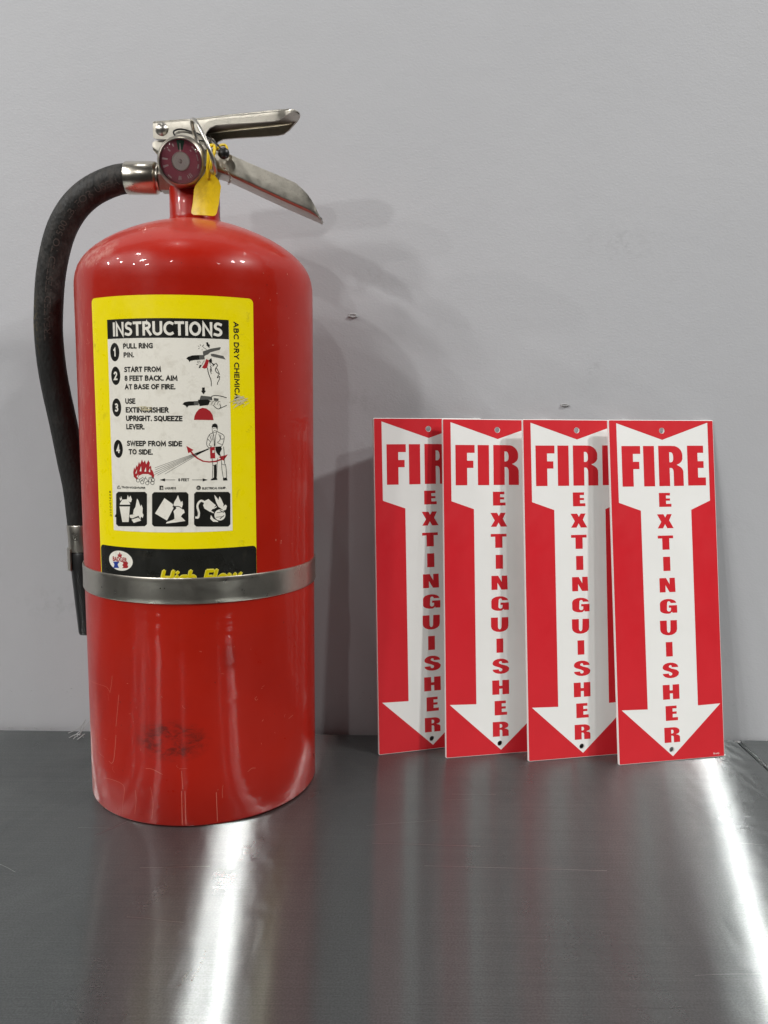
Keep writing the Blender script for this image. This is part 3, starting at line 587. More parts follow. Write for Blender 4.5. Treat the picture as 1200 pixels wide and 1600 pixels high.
# ------------------------------------------------------------------ the fire extinguisher
DATA = json.loads(r'''{"K":[[[25.1,342.26],[26.39,342.61],[26.83,341.22],[27.68,340.97],[27.25,338.74],[25.34,340.52],[25.58,340.99]],[[11.97,331.49],[13.15,332.6],[15.86,333.57],[20.49,333.9],[20.43,330.78],[17.72,330.61],[14.63,329.98],[14.03,329.11],[13.48,330.35]],[[26.81,330.61],[28.41,332.22],[28.88,330.27],[28.74,329.09],[30.09,328.15],[31.48,328.77],[29.67,326.57],[28.11,327.12],[27.17,328.86]],[[19.93,325.39],[20.94,327.55],[21.81,326.99],[20.89,325.21]],[[21.98,312.3],[23.73,312.32],[23.68,310.16],[24.5,310.17],[22.82,307.71],[21.16,310.13],[21.93,310.14]],[[19.09,304.01],[25.32,304.26],[27.26,303.49],[25.64,300.51],[20.17,299.88],[19.43,301.84]],[[8.75,300.98],[10.14,302.37],[12.87,302.9],[16.36,303.0],[16.3,300.24],[12.81,300.02],[11.61,298.64],[10.87,300.01]],[[27.85,286.04],[28.38,287.49],[30.05,288.21],[31.48,287.49],[31.95,285.68],[31.63,284.22],[30.72,285.46],[28.56,285.67],[28.04,284.59]],[[30.11,272.22],[33.75,272.56],[34.44,270.72],[32.93,267.81],[33.62,265.97],[32.17,266.35],[30.75,268.2],[30.06,270.03]],[[28.78,259.44],[30.46,260.52],[30.44,251.34],[30.99,249.49],[26.42,249.21],[26.8,250.16],[28.62,251.15]],[[34.82,250.73],[37.34,250.96],[37.9,248.95],[34.93,248.95]],[[17.16,267.78],[25.06,271.16],[26.12,270.79],[17.49,266.62]],[[-7.98,249.69],[-4.23,250.74],[-4.28,248.7]],[[24.49,249.61],[21.07,250.69],[21.03,248.63]],[[-40.79,240.54],[-18.92,241.29],[-17.4,239.89],[-18.05,219.0],[-19.67,217.49],[-41.84,216.39],[-43.77,217.74],[-42.81,238.99]],[[-12.13,241.23],[9.99,241.36],[11.36,239.91],[10.89,219.08],[9.45,217.65],[-12.82,217.49],[-14.3,218.9],[-13.68,239.76]],[[16.59,241.5],[38.31,241.0],[39.76,239.5],[39.39,218.18],[37.89,216.78],[16.08,217.55],[14.7,219.03],[15.16,240.08]],[[-44.98,223.04],[-42.84,225.8],[-41.05,221.7]],[[-26.79,226.58],[-25.75,229.21],[-25.13,226.64]],[[-8.18,245.69],[-5.56,245.72],[-5.64,242.85],[-8.26,242.82]],[[19.74,244.24],[19.64,243.71],[19.37,243.25],[18.96,242.91],[18.47,242.74],[17.95,242.74],[17.47,242.93],[17.07,243.28],[16.82,243.75],[16.75,244.27],[16.85,244.8],[17.12,245.26],[17.52,245.6],[18.01,245.78],[18.53,245.77],[19.02,245.58],[19.41,245.23],[19.66,244.76],[19.74,244.24]]],"G":[[[22.93,336.37],[27.94,338.25],[34.25,339.51],[34.96,339.27],[34.22,337.79],[27.89,335.91],[26.31,334.5],[24.74,333.88],[23.95,333.28],[23.11,333.84]],[[28.07,334.94],[30.22,334.93],[36.46,333.71],[38.1,331.33],[36.9,331.68],[30.18,332.85],[28.43,333.39]],[[20.49,333.9],[23.78,334.05],[24.1,331.13],[20.43,330.78]],[[21.01,306.9],[28.1,306.19],[27.86,303.9],[24.15,304.25],[20.06,304.02]],[[16.36,303.08],[19.27,303.22],[19.41,300.46],[16.3,300.24]],[[29.66,305.42],[32.81,304.94],[32.59,303.35],[29.62,303.52]]],"Rd":[[[25.08,331.35],[27.0,330.42],[26.39,328.65],[25.54,325.5],[23.78,324.88],[22.06,325.62],[23.65,327.8],[24.47,329.78]],[[16.15,290.51],[16.49,292.93],[17.63,295.45],[19.56,297.77],[22.05,298.69],[24.52,298.21],[26.98,296.41],[28.53,293.99],[29.17,290.35]],[[26.36,271.81],[29.53,272.22],[29.81,264.33],[26.5,264.22]],[[10.74,272.87],[15.44,270.11],[14.0,269.39],[15.73,267.21],[18.51,264.65],[22.03,262.81],[25.6,262.33],[29.93,262.72],[32.85,263.78],[33.59,264.14],[32.15,265.26],[38.44,266.86],[35.4,262.64],[34.45,263.25],[30.63,261.83],[25.58,261.46],[21.31,262.08],[17.44,264.15],[14.65,266.63],[13.28,268.67],[11.84,267.94]],[[-24.74,249.37],[-27.19,251.51],[-27.51,254.44],[-26.53,258.13],[-25.92,256.31],[-24.64,259.63],[-24.02,258.18],[-22.66,261.86],[-21.91,260.05],[-20.42,263.5],[-19.45,261.19],[-18.2,263.03],[-17.34,260.13],[-15.68,263.07],[-14.73,261.26],[-15.05,258.34],[-13.78,259.45],[-13.7,256.9],[-12.59,255.46],[-11.68,252.56],[-12.35,250.36],[-13.83,252.53],[-16.13,253.58],[-20.1,253.51],[-22.98,252.35]]],"Wh":[[[27.76,329.07],[28.72,328.31],[29.68,327.16],[28.69,326.94],[27.93,327.7]],[[26.23,301.11],[26.85,302.7],[27.76,302.91],[27.82,301.92],[26.81,300.33]],[[28.2,301.13],[28.82,302.72],[29.73,302.93],[29.79,301.94],[28.77,300.34]],[[30.17,301.15],[30.79,302.74],[31.71,302.95],[31.77,301.96],[30.75,300.36]],[[32.15,301.17],[32.77,302.76],[33.7,302.97],[33.76,301.98],[32.73,300.38]],[[27.89,269.68],[29.34,269.89],[29.31,268.21],[27.86,268.08]],[[-25.84,253.75],[-24.24,256.72],[-24.84,253.77]],[[-22.47,255.29],[-21.13,258.97],[-21.01,255.32]],[[-18.84,255.36],[-17.56,258.3],[-17.5,255.02]],[[-15.68,255.42],[-14.61,257.62],[-14.54,254.7]],[[-24.91,251.57],[-23.36,253.22],[-23.86,250.86]],[[-39.99,230.35],[-31.02,230.77],[-32.42,219.87],[-37.88,219.58]],[[-39.53,231.63],[-39.49,232.47],[-37.23,235.29],[-32.83,235.68],[-30.93,233.06],[-30.72,232.03]],[[-39.14,234.36],[-39.59,236.64],[-38.8,235.94],[-38.19,237.74],[-37.49,235.48]],[[-33.21,235.67],[-32.46,238.81],[-31.54,236.77],[-30.24,238.37],[-29.11,235.83],[-29.92,233.72],[-31.15,233.88]],[[-28.64,225.47],[-27.92,228.61],[-26.41,230.74],[-25.84,233.35],[-25.03,236.48],[-23.91,234.97],[-23.07,232.41],[-22.42,231.09],[-21.69,232.45],[-20.86,229.9],[-21.19,226.78],[-20.44,225.25],[-21.08,223.16],[-22.42,224.15],[-22.84,222.06],[-24.26,224.6],[-26.83,225.54]],[[-31.49,224.82],[-26.83,225.54],[-24.26,224.6],[-29.35,222.52],[-31.3,223.06]],[[-29.99,221.66],[-24.54,223.34],[-22.29,221.35],[-28.25,219.44]],[[-11.91,226.51],[-4.96,237.22],[0.6,233.15],[1.04,230.27],[-3.6,221.78]],[[0.99,232.33],[1.87,234.9],[3.24,236.96],[4.31,239.32],[5.25,236.44],[6.21,234.39],[7.24,235.41],[7.48,232.84],[6.62,230.27],[8.1,229.23],[8.56,227.17],[7.02,226.14],[5.98,224.6],[8.93,221.48],[2.33,220.47],[-4.38,219.7],[-3.84,220.74],[0.33,222.22],[1.58,223.05],[1.45,226.15],[0.99,228.21],[3.08,230.27],[2.6,231.51]],[[21.0,232.16],[22.26,235.23],[24.6,236.42],[29.58,231.94],[25.63,227.39],[21.85,229.86]],[[36.04,224.93],[35.83,223.75],[35.27,222.69],[34.4,221.88],[33.33,221.37],[32.15,221.23],[30.98,221.47],[29.93,222.05],[29.11,222.94],[28.6,224.03],[28.43,225.22],[28.64,226.4],[29.2,227.46],[30.05,228.28],[31.11,228.79],[32.29,228.94],[33.46,228.71],[34.52,228.12],[35.35,227.23],[35.88,226.14],[36.04,224.93]],[[29.82,234.01],[29.06,236.62],[28.7,239.21],[30.39,237.1],[31.38,235.51],[32.15,238.08],[33.44,235.97],[34.93,232.28],[34.38,230.74],[36.17,232.23],[37.2,231.15],[36.42,228.57],[34.85,228.11],[32.82,229.75],[31.3,230.84]],[[25.54,222.71],[26.1,225.3],[27.08,223.71],[27.77,222.64],[30.6,220.98],[31.1,220.23],[27.53,220.57]]],"lines":[["k",0.45,[[25.74,325.5],[26.08,323.16],[26.81,320.43],[27.74,318.09],[28.09,315.73],[28.04,313.37]]],["k",0.4,[[28.28,325.95],[27.66,323.98],[28.2,321.63]]],["k",0.4,[[27.71,326.72],[28.26,324.77],[28.43,323.21]]],["k",0.45,[[31.48,328.77],[32.44,327.23],[31.42,325.63],[31.0,324.05],[31.95,322.5],[33.52,321.75],[32.7,320.35],[32.28,318.96],[33.69,319.98],[33.45,317.81],[32.42,315.81],[32.2,314.43]]],["k",0.4,[[31.62,325.64],[32.39,324.48],[33.15,322.92],[33.72,321.36]]],["k",0.25,[[21.89,326.99],[23.1,329.35],[23.89,330.15]]],["k",0.25,[[25.4,337.6],[23.3,339.1]]],["k",0.25,[[22.92,339.48],[23.53,340.85]]],["k",0.25,[[21.58,340.03],[21.22,340.99]]],["k",0.25,[[20.61,339.42],[19.92,339.87]]],["k",0.25,[[20.78,338.57],[20.11,338.05]]],["k",0.25,[[22.5,337.72],[22.41,337.13]]],["k",0.25,[[23.33,340.46],[22.54,339.66]]],["k",0.25,[[21.15,328.73],[20.6,330.08]]],["k",0.25,[[20.19,328.52],[19.04,329.27]]],["k",0.25,[[20.02,329.68],[19.25,329.86]]],["k",0.25,[[19.59,327.72],[18.62,327.51]]],["k",0.45,[[28.25,303.9],[28.3,306.47],[31.27,307.02],[34.84,306.56],[38.25,305.61]]],["k",0.45,[[32.69,297.99],[35.51,299.21],[38.16,300.43]]],["k",0.4,[[29.16,300.35],[31.11,298.58],[32.89,298.0],[34.11,299.4],[33.55,301.38]]],["k",0.25,[[26.07,300.91],[26.74,302.86],[27.84,303.03]]],["k",0.25,[[28.03,300.93],[28.7,302.88],[29.81,303.05]]],["k",0.25,[[30.0,300.95],[30.67,302.9],[31.79,303.07]]],["k",0.25,[[31.99,300.97],[32.66,302.92],[33.78,303.09]]],["k",0.22,[[28.04,284.95],[28.3,283.14],[29.57,282.05],[31.03,282.77],[31.78,284.59]]],["k",0.3,[[28.76,284.73],[29.62,284.88]]],["k",0.3,[[30.49,284.73],[31.36,284.88]]],["k",0.25,[[29.23,283.28],[30.46,283.28]]],["k",0.35,[[28.51,282.77],[28.27,281.69],[26.31,280.6],[24.83,277.7],[24.25,273.71],[25.78,271.52],[27.23,272.24]]],["k",0.35,[[31.39,282.77],[32.46,282.04],[35.72,280.21],[36.03,277.29],[34.48,272.91],[31.54,271.48],[29.38,272.23]]],["k",0.4,[[28.5,282.41],[29.15,278.78],[29.4,272.95]]],["k",0.3,[[31.02,282.41],[30.23,278.77],[29.76,272.95]]],["k",0.3,[[26.31,280.24],[27.31,276.6],[25.82,273.7],[27.23,272.6]]],["k",0.3,[[33.89,280.22],[33.09,276.58],[31.61,275.13],[34.5,273.65]]],["k",0.3,[[32.44,280.95],[33.84,277.67],[35.67,277.66]]],["k",0.25,[[27.74,280.24],[28.39,276.6]]],["k",0.3,[[25.18,277.34],[26.58,275.88]]],["k",0.3,[[27.65,264.21],[28.05,259.09],[27.54,251.03]]],["k",0.35,[[35.57,272.17],[35.87,268.51],[36.11,261.16],[37.02,258.2],[37.4,250.07]]],["k",0.3,[[33.27,266.34],[33.93,262.67],[34.19,256.78],[35.17,250.13]]],["k",0.3,[[31.4,264.17],[30.96,259.78],[30.44,251.71]]],["k",0.3,[[34.26,260.46],[35.72,259.7],[36.83,260.04]]],["k",0.3,[[28.06,259.45],[29.15,259.8]]],["k",0.2,[[-10.99,257.89],[25.05,270.94]]],["k",0.2,[[-10.65,256.58],[25.05,270.94]]],["k",0.2,[[-11.46,254.75],[25.05,270.94]]],["k",0.2,[[-11.5,253.29],[25.05,270.94]]],["k",0.2,[[-9.47,252.88],[25.05,270.94]]],["k",0.2,[[-4.15,253.73],[25.05,270.94]]],["k",0.3,[[-22.6,249.06],[-22.75,248.55],[-23.13,248.13],[-23.66,247.89],[-24.25,247.87],[-24.78,248.09],[-25.14,248.49],[-25.25,248.99],[-25.1,249.51],[-24.72,249.93],[-24.18,250.17],[-23.59,250.18],[-23.06,249.97],[-22.71,249.57],[-22.6,249.06]]],["k",0.3,[[-19.4,247.89],[-19.54,247.38],[-19.91,246.96],[-20.43,246.72],[-21.01,246.71],[-21.52,246.92],[-21.87,247.32],[-21.99,247.83],[-21.84,248.34],[-21.46,248.76],[-20.94,249.0],[-20.36,249.01],[-19.85,248.79],[-19.51,248.39],[-19.4,247.89]]],["k",0.3,[[-15.69,247.38],[-15.83,246.87],[-16.19,246.45],[-16.71,246.21],[-17.27,246.2],[-17.77,246.42],[-18.11,246.82],[-18.22,247.33],[-18.08,247.84],[-17.71,248.25],[-17.2,248.49],[-16.64,248.5],[-16.14,248.28],[-15.8,247.88],[-15.69,247.38]]],["k",0.3,[[-11.98,247.59],[-12.11,247.08],[-12.46,246.66],[-12.96,246.43],[-13.51,246.42],[-14.0,246.64],[-14.33,247.04],[-14.44,247.55],[-14.3,248.06],[-13.95,248.47],[-13.45,248.7],[-12.9,248.71],[-12.41,248.49],[-12.08,248.09],[-11.98,247.59]]],["k",0.3,[[-11.53,249.64],[-11.67,249.13],[-12.02,248.72],[-12.52,248.48],[-13.07,248.48],[-13.56,248.69],[-13.89,249.09],[-13.99,249.6],[-13.86,250.11],[-13.5,250.52],[-13.0,250.76],[-12.45,250.76],[-11.97,250.55],[-11.64,250.14],[-11.53,249.64]]],["k",0.3,[[-13.46,249.24],[-13.6,248.73],[-13.96,248.32],[-14.46,248.09],[-15.01,248.08],[-15.51,248.29],[-15.84,248.69],[-15.95,249.2],[-15.81,249.71],[-15.45,250.12],[-14.95,250.36],[-14.39,250.37],[-13.9,250.15],[-13.57,249.75],[-13.46,249.24]]],["k",0.3,[[-22.66,249.79],[-19.77,251.32]]],["k",0.3,[[-19.45,248.62],[-17.76,251.73]]],["k",0.3,[[-15.9,248.47],[-18.18,250.99]]],["k",0.3,[[-16.22,250.66],[-13.08,251.81]]],["k",0.3,[[-21.88,248.56],[-18.99,250.61]]],["k",0.3,[[-11.96,250.73],[-13.86,251.43]]],["k",0.3,[[-4.48,249.72],[2.61,249.76]]],["k",0.3,[[14.07,249.73],[21.41,249.65]]],["k",0.5,[[0.55,231.3],[4.63,231.51],[7.41,229.65]]],["w",1.4,[[21.95,234.41],[19.76,235.28],[17.92,233.76],[17.17,231.19],[18.08,227.05],[17.52,223.95],[16.01,223.77]]],["w",0.7,[[27.91,229.71],[29.97,230.89]]],["w",0.7,[[25.65,228.11],[27.85,226.8]]],["k",0.35,[[30.2,226.72],[35.36,227.36]]],["k",0.35,[[29.63,223.62],[34.57,223.95]]],["k",0.5,[[32.38,228.21],[34.83,226.76]]],["k",0.5,[[32.27,222.48],[35.0,224.66]]],["k",0.35,[[-39.91,244.95],[-41.38,242.7],[-38.52,242.82],[-39.91,244.95]]]],"logo_flame":[[[-42.69,194.6],[-43.31,196.09],[-42.36,196.85],[-42.07,195.76],[-41.4,198.12],[-40.55,197.17],[-40.37,196.16],[-39.56,197.07],[-39.28,195.73],[-40.22,194.46]]],"logo_blue":[[[-48.34,190.67],[-41.47,191.29],[-42.89,190.14],[-43.63,189.05],[-42.99,187.73],[-42.12,186.78],[-48.56,186.17],[-47.27,187.33],[-46.72,188.76],[-47.16,189.75]]],"logo_red":[[[-39.68,191.44],[-35.16,191.78],[-34.15,191.18],[-34.19,189.98],[-35.04,189.5],[-34.03,188.98],[-34.29,187.59],[-35.14,187.19],[-39.66,186.83],[-38.31,187.79],[-38.5,188.46],[-39.34,189.07],[-38.44,189.83],[-38.19,190.7]]],"smear":[[[42.52,308.32],[51.14,307.25],[52.01,305.93],[43.52,304.78]],[[40.89,304.74],[51.66,305.41],[49.96,302.83],[39.78,301.17]],[[37.16,299.12],[43.43,299.69],[50.51,302.32],[48.82,300.25],[42.35,297.94],[37.12,296.88]]],"smear2":[[[-21.93,301.01],[-14.18,302.32],[-7.87,301.63],[-8.75,300.23],[-13.17,300.42],[-15.37,298.81],[-20.86,299.2]]],"T":{"PULL RING":[-32.47,-10.28,338.05,341.62],"PIN.":[-32.32,-24.14,332.25,335.68],"START FROM":[-32.21,-5.04,322.43,326.03],"8 FEET BACK. AIM":[-32.15,5.86,316.55,320.14],"AT BASE OF FIRE.":[-32.18,4.31,310.84,314.36],"USE":[-32.12,-24.14,301.11,304.83],"EXTINGUISHER":[-31.97,-0.52,295.19,298.91],"UPRIGHT. SQUEEZE":[-31.95,8.55,289.48,293.2],"LEVER.":[-31.92,-17.85,283.84,287.49],"SWEEP FROM SIDE":[-31.86,7.95,272.52,276.17],"TO SIDE.":[-30.6,-12.4,266.74,270.41],"8 FEET":[4.76,12.08,248.84,250.78],"TRASH\u2022WOOD\u2022PAPER":[-37.68,-18.49,243.21,244.66],"LIQUIDS":[-4.46,3.11,243.3,244.84],"ELECTRICAL EQUIP.":[20.64,36.9,243.04,244.59],"INSTRUCTIONS":[-40.71,36.06,345.82,354.98],"High-Flow":[-9.82,47.13,176.8,187.0],"BADGER":[-48.06,-35.06,191.38,194.43]},"badge":[[-39.86,336.05],[-39.7,320.12],[-39.77,298.64],[-39.54,270.38]],"logo_c":[-40.73,192.01],"scr":[[[-53.56,106.56],[-54.66,100.5],[-56.9,93.34]],[[-46.97,93.61],[-49.26,79.81],[-51.23,69.31]],[[-51.57,62.47],[-53.11,51.94],[-55.14,42.9],[-58.03,39.57],[-61.42,40.36]],[[-24.74,42.39],[-19.4,42.33],[-11.8,39.12]],[[-68.85,25.1],[-57.91,27.04],[-47.75,26.8],[-44.47,23.3],[-46.86,10.73],[-47.18,3.76]],[[-34.29,24.56],[-33.78,17.02],[-35.38,6.49]],[[-21.57,29.01],[-20.49,24.09],[-19.68,15.75],[-21.09,4.57]],[[49.28,35.8],[52.48,37.61],[55.52,37.19]],[[87.17,66.34],[92.31,67.35]],[[61.4,71.26],[62.55,72.34]],[[120.61,24.55],[120.82,4.42]],[[57.23,90.8],[55.77,89.75],[56.83,88.19],[58.12,88.93]],[[26.56,26.11],[27.67,26.3]],[[26.05,24.49],[26.44,2.4]],[[-11.03,96.95],[-10.56,95.83]],[[0.52,43.71],[6.06,43.98]],[[4.09,26.98],[4.3,1.71]],[[1.71,27.0],[1.59,1.74]],[[2.07,42.04],[2.55,28.67]],[[60.41,54.95],[60.77,54.0]],[[72.43,59.95],[73.06,59.08]],[[52.96,127.24],[53.3,126.53]],[[16.45,129.28],[17.97,128.72]],[[-92.21,93.86],[-63.89,96.87],[-56.85,94.19]],[[-67.33,55.91],[-63.45,56.12]],[[-81.9,66.34],[-79.27,44.44],[-67.7,41.12]]]}''')
tx, ty = -0.009053, -0.002525
A = Vector((math.tan(tx), math.tan(ty), 1)).normalized(); E1 = Vector((0, 1, 0)).cross(A).normalized(); E2 = A.cross(E1)
EXT = Matrix(((E1.x, E2.x, A.x, -0.1431983), (E1.y, E2.y, A.y, 0.6465124), (E1.z, E2.z, A.z, 0.00095), (0, 0, 0, 1)))
ex = empty('fire_extinguisher', 'large red dry chemical fire extinguisher with yellow instruction label standing on the steel worktop', 'fire extinguisher', EXT)

prof = [(0, 3), (80, 3), (84, 0.6), (86.5, 0), (88.2, 0.35), (89, 1.6), (89, 40), (89, 90), (89, 150), (89, 210), (89, 270), (89, 330), (89, 385), (88.8, 391), (87.9, 396.5), (86.2, 401.5), (83.6, 406.2), (80, 410.6), (75, 415.2), (69, 419.6), (62, 423.8), (54, 427.8), (45, 431.6), (36, 434.8), (27, 437.4), (19.6, 439.2)]
tank = link('tank', finish(lathe(prof, 256)), M['red'], ex, smooth=True, angle=50)
collar = link('neck_collar', finish(lathe([(21.5, 437.5), (20.2, 439.5), (19.2, 441.5), (18.8, 443), (18.8, 464), (18.0, 465), (12, 465)], 96)), M['red'], ex, smooth=True, angle=40)
# rim shadow line at the foot: a thin black rubber bead
# band
bp = [(88.8, 163.2), (89.9, 163.3), (90.3, 164.2), (90.15, 167), (90.1, 172.5), (90.15, 178), (90.3, 180.8), (89.9, 181.7), (88.8, 181.8)]
band = link('hose_band', finish(lathe(bp, 256)), M['bandsteel'], ex, smooth=True, angle=40)

# label: flat layout (arc length, height) wrapped on the tank
lab = bmesh.new(); fill2d(lab, [rrect(-62.3, 170, 58.6, 373.2, 3.2)], flat)
# trim the foot of the sheet under the band
label = link('instruction_label', wrap(lab, 89.10, 3), M['yellow'], ex)
def art(name, loops, R, mat, step=4.0, texts=()):
    b = bmesh.new()
    for lp in loops: fill2d(b, lp, flat)
    for t in texts:
        if 'weight' in t[1]: stroke_text(b, *t[0], **t[1])
        else: put_text(b, *t[0], **t[1])
    return link(name, wrap(b, R, step), mat, label)
art('white_panel', [[[(-46.3, 213.3), (40.9, 213.8), (40.7, 357), (-46.0, 357)]]], 89.16, M['white'], 3)
art('foot_panel', [[rrect(-61.6, 168, 58.5, 201.9, 3.0)]], 89.16, M['black'], 3)
art('heading_panel', [[[(-46.0, 345.0), (40.6, 345.0), (40.6, 357.9), (-46.0, 357.9)]]], 89.20, M['black'], 3)
T = DATA['T']
def region(lp):
    x = sum(p[0] for p in lp) / len(lp); y = sum(p[1] for p in lp) / len(lp)
    if y < 242.5: return 1 if x < -15 else (2 if x < 13 else 3)
    if y > 309: return 4
    if y > 286 and x > 8 and not (y < 289 and x > 28): return 5
    if x < -6 and y > 246.3: return 6
    if y < 246.3: return 9
    if abs(y - 249.8) < 2.2 and x < 26: return 8
    return 7
def grouped(name, polys, R, mat):
    G_ = {}
    for p in polys: G_.setdefault(region(p), []).append([p])
    for k in sorted(G_):
        o = art(name, G_[k], R, mat, 3)
        if len(G_[k]) > 1: o['kind'] = 'stuff'
blk = list(DATA['K']) + [q for c, w, pts in DATA['lines'] if c == 'k' and region(pts) > 3 for q in ribbon(pts, w)]
grouped('black_drawing', blk, 89.24, M['black'])
grouped('red_drawing', DATA['Rd'], 89.21, M['lred'])
grouped('grey_drawing', DATA['G'], 89.22, M['lgrey'])
whs = list(DATA['Wh']) + [q for c, w, pts in DATA['lines'] if c == 'w' for q in ribbon(pts, w)]
grouped('white_drawing', whs, 89.28, M['white'])
grouped('black_drawing', [q for c, w, pts in DATA['lines'] if c == 'k' and region(pts) < 4 for q in ribbon(pts, w)], 89.32, M['black'])
for s_, (cx, cy) in zip('1234', DATA['badge']):
    art('number_badge', [[ellipse(cx, cy, 4.05, 6.2)]], 89.20, M['black'], 3)
    w = 1.1 if s_ == '1' else 1.65
    art('lettering', [], 89.25, M['white'], 3, [((s_, cx - w, cx + w - .1, cy - 2.9, cy + 2.9), dict(weight=.19))])
for k, b in T.items():
    if k in ('INSTRUCTIONS', 'High-Flow', 'BADGER'): continue
    small = b[3] - b[2] < 2.2
    art('lettering', [], 89.22, M['black'], 3, [((k, b[0], b[1], b[2], b[3]), dict(weight=.21 if small else .225, gap=.26))])
art('lettering', [], 89.16, M['black'], 3, [(('ABC DRY CHEMICA.', 43.9, 47.6, 303.5, 357.0), dict(weight=.21, rot=-90, gap=.26))])
art('lettering', [], 89.16, M['black'], 3, [(('210061628', -49.7, -48.0, 222.8, 240.9), dict(weight=.17, rot=90))])
art('lettering', [], 89.22, M['black'], 3, [(('A', T['TRASH•WOOD•PAPER'][0] - 3.9, T['TRASH•WOOD•PAPER'][0] - 2.7, 243.4, 244.5), dict(bold=0.02))])
art('lettering', [], 89.26, M['white'], 3, [(('INSTRUCTIONS', T['INSTRUCTIONS'][0], T['INSTRUCTIONS'][1], T['INSTRUCTIONS'][2] + .7, T['INSTRUCTIONS'][3] + .9), dict(weight=.19, gap=.27))])
art('lettering', [], 89.28, M['white'], 3, [(('B', T['LIQUIDS'][0] - 2.7, T['LIQUIDS'][0] - 1.6, 243.2, 244.8), dict(bold=0.02))])
art('lettering', [], 89.28, M['white'], 3, [(('C', T['ELECTRICAL EQUIP.'][0] - 3.1, T['ELECTRICAL EQUIP.'][0] - 1.9, 243.3, 244.7), dict(bold=0.02))])
logo = DATA['logo_c']
art('maker_badge', [[ellipse(logo[0] - .4, logo[1], 11.0, 7.1, 48)]], 89.22, M['white'], 3)
art('badge_flame', [[p] for p in DATA['logo_flame']], 89.28, M['lred'], 3)
art('badge_emblem', [[p] for p in DATA['logo_red']], 89.28, M['lred'], 3)
art('badge_emblem', [[p] for p in DATA['logo_blue']], 89.28, M['lblue'], 3)
art('lettering', [], 89.28, M['lred'], 3, [(('BADGER', T['BADGER'][0], T['BADGER'][1], T['BADGER'][2], T['BADGER'][3]), dict(bold=0.04))])
hf = T['High-Flow']
art('lettering', [], 89.24, M['paleyellow'], 3, [(('High-Flow', hf[0], hf[1], hf[2], hf[3]), dict(bold=0.06, shear=0.28))])
art('lettering', [], 89.30, M['goldyellow'], 3, [(('High-Flow', hf[0] + .35, hf[1] - .35, hf[2] + .3, hf[3] - .45), dict(bold=0.03, shear=0.28))])
# a pale scrape across the last letters
sb = bmesh.new()
random.seed(3)
for i in range(30):
    x, y = random.gauss(47.6, 2.2), random.gauss(303.8, 1.5); l = random.uniform(1.5, 4); a = random.gauss(.35, .25)
    for q in ribbon([(x - l * math.cos(a), y - l * math.sin(a)), (x, y + .3), (x + l * math.cos(a), y + l * math.sin(a))], random.uniform(.25, .6)):
        fill2d(sb, [q], flat)
for i in range(7):
    x, y = random.gauss(-17.5, 3.0), random.gauss(298.2, .8); l = random.uniform(1.5, 4)
    for q in ribbon([(x - l, y - .3), (x, y), (x + l, y + .3)], random.uniform(.2, .5)): fill2d(sb, [q], flat)
sc_ = link('scrape_marks', wrap(sb, 89.36, 3), M['smear'], label); sc_['kind'] = 'stuff'

# scratches in the red paint
sb = bmesh.new(); random.seed(11)
for pts in DATA['scr']:
    for q in ribbon(pts, random.uniform(.16, .32)): fill2d(sb, [q], flat)
for i in range(120):
    x, y = random.uniform(-118, -66), random.uniform(205, 395); l = random.uniform(.6, 4)
    if random.random() < .6: pts = [(x, y), (x + random.gauss(0, .5), y - l / 2), (x + random.gauss(.2, .5), y - l)]
    else: pts = [(x, y), (x + random.uniform(.5, 2.0), y - random.uniform(-.5, 1.5))]
    for q in ribbon(pts, random.uniform(.12, .3)): fill2d(sb, [q], flat)
for i in range(22):
    x, y = random.uniform(-110, 100), random.uniform(8, 155); l = random.expovariate(1 / 3.0)
    pts = [(x, y), (x + random.gauss(0, .7), y - l / 2), (x + random.gauss(0, .7), y - l)]
    for q in ribbon(pts, random.uniform(.10, .22)): fill2d(sb, [q], flat)
for i in range(40):
    x, y = random.uniform(62, 120), random.uniform(190, 395); r = random.uniform(.12, .4); fill2d(sb, [ellipse(x, y, r, r * random.uniform(.7, 2), 6)], flat)
o = link('scratch_marks', wrap(sb, 89.04, 3), M['scratch'], tank); o['kind'] = 'stuff'

# valve body
bm = box_bm(-16, -12, 466, 17, 12, 501, 2.5, 3)
box_bm(-12.5, -15, 464, 13, 15, 490, 2, 2, bm)
valve = link('valve_body', bm, M['darkmetal'], ex, smooth=True, angle=35)
link('valve_ring', finish(lathe([(10, 463.5), (17.2, 463.5), (17.8, 464.5), (17.8, 468.5), (17, 469.5), (10, 469.5)], 64)), M['darkmetal'], ex, smooth=True, angle=35)
# outlet hexagon and crimped ferrule to the left
AX = (Vector((0, 0, 472.4)), Vector((-1, 0, 0)))
hexn = bmesh.new(); lathe([(0, 14), (9.8, 14), (11.6, 15.2), (11.6, 24.6), (9.8, 26), (0, 26)], 6, AX, hexn)
hexn = finish(hexn)
for v in hexn.verts: pass
nut = link('hose_nut', hexn, M['darkmetal'], ex)
bmesh_f = lathe([(9.3, 25.8), (10.0, 26), (10.0, 27.2), (11.3, 28.2), (11.9, 29.2), (11.9, 50.4), (11.5, 51.4), (10.9, 51.6), (10.6, 50.8)], 72, AX)
fer = link('hose_ferrule', finish(bmesh_f), M['chrome'], ex, smooth=True, angle=40)
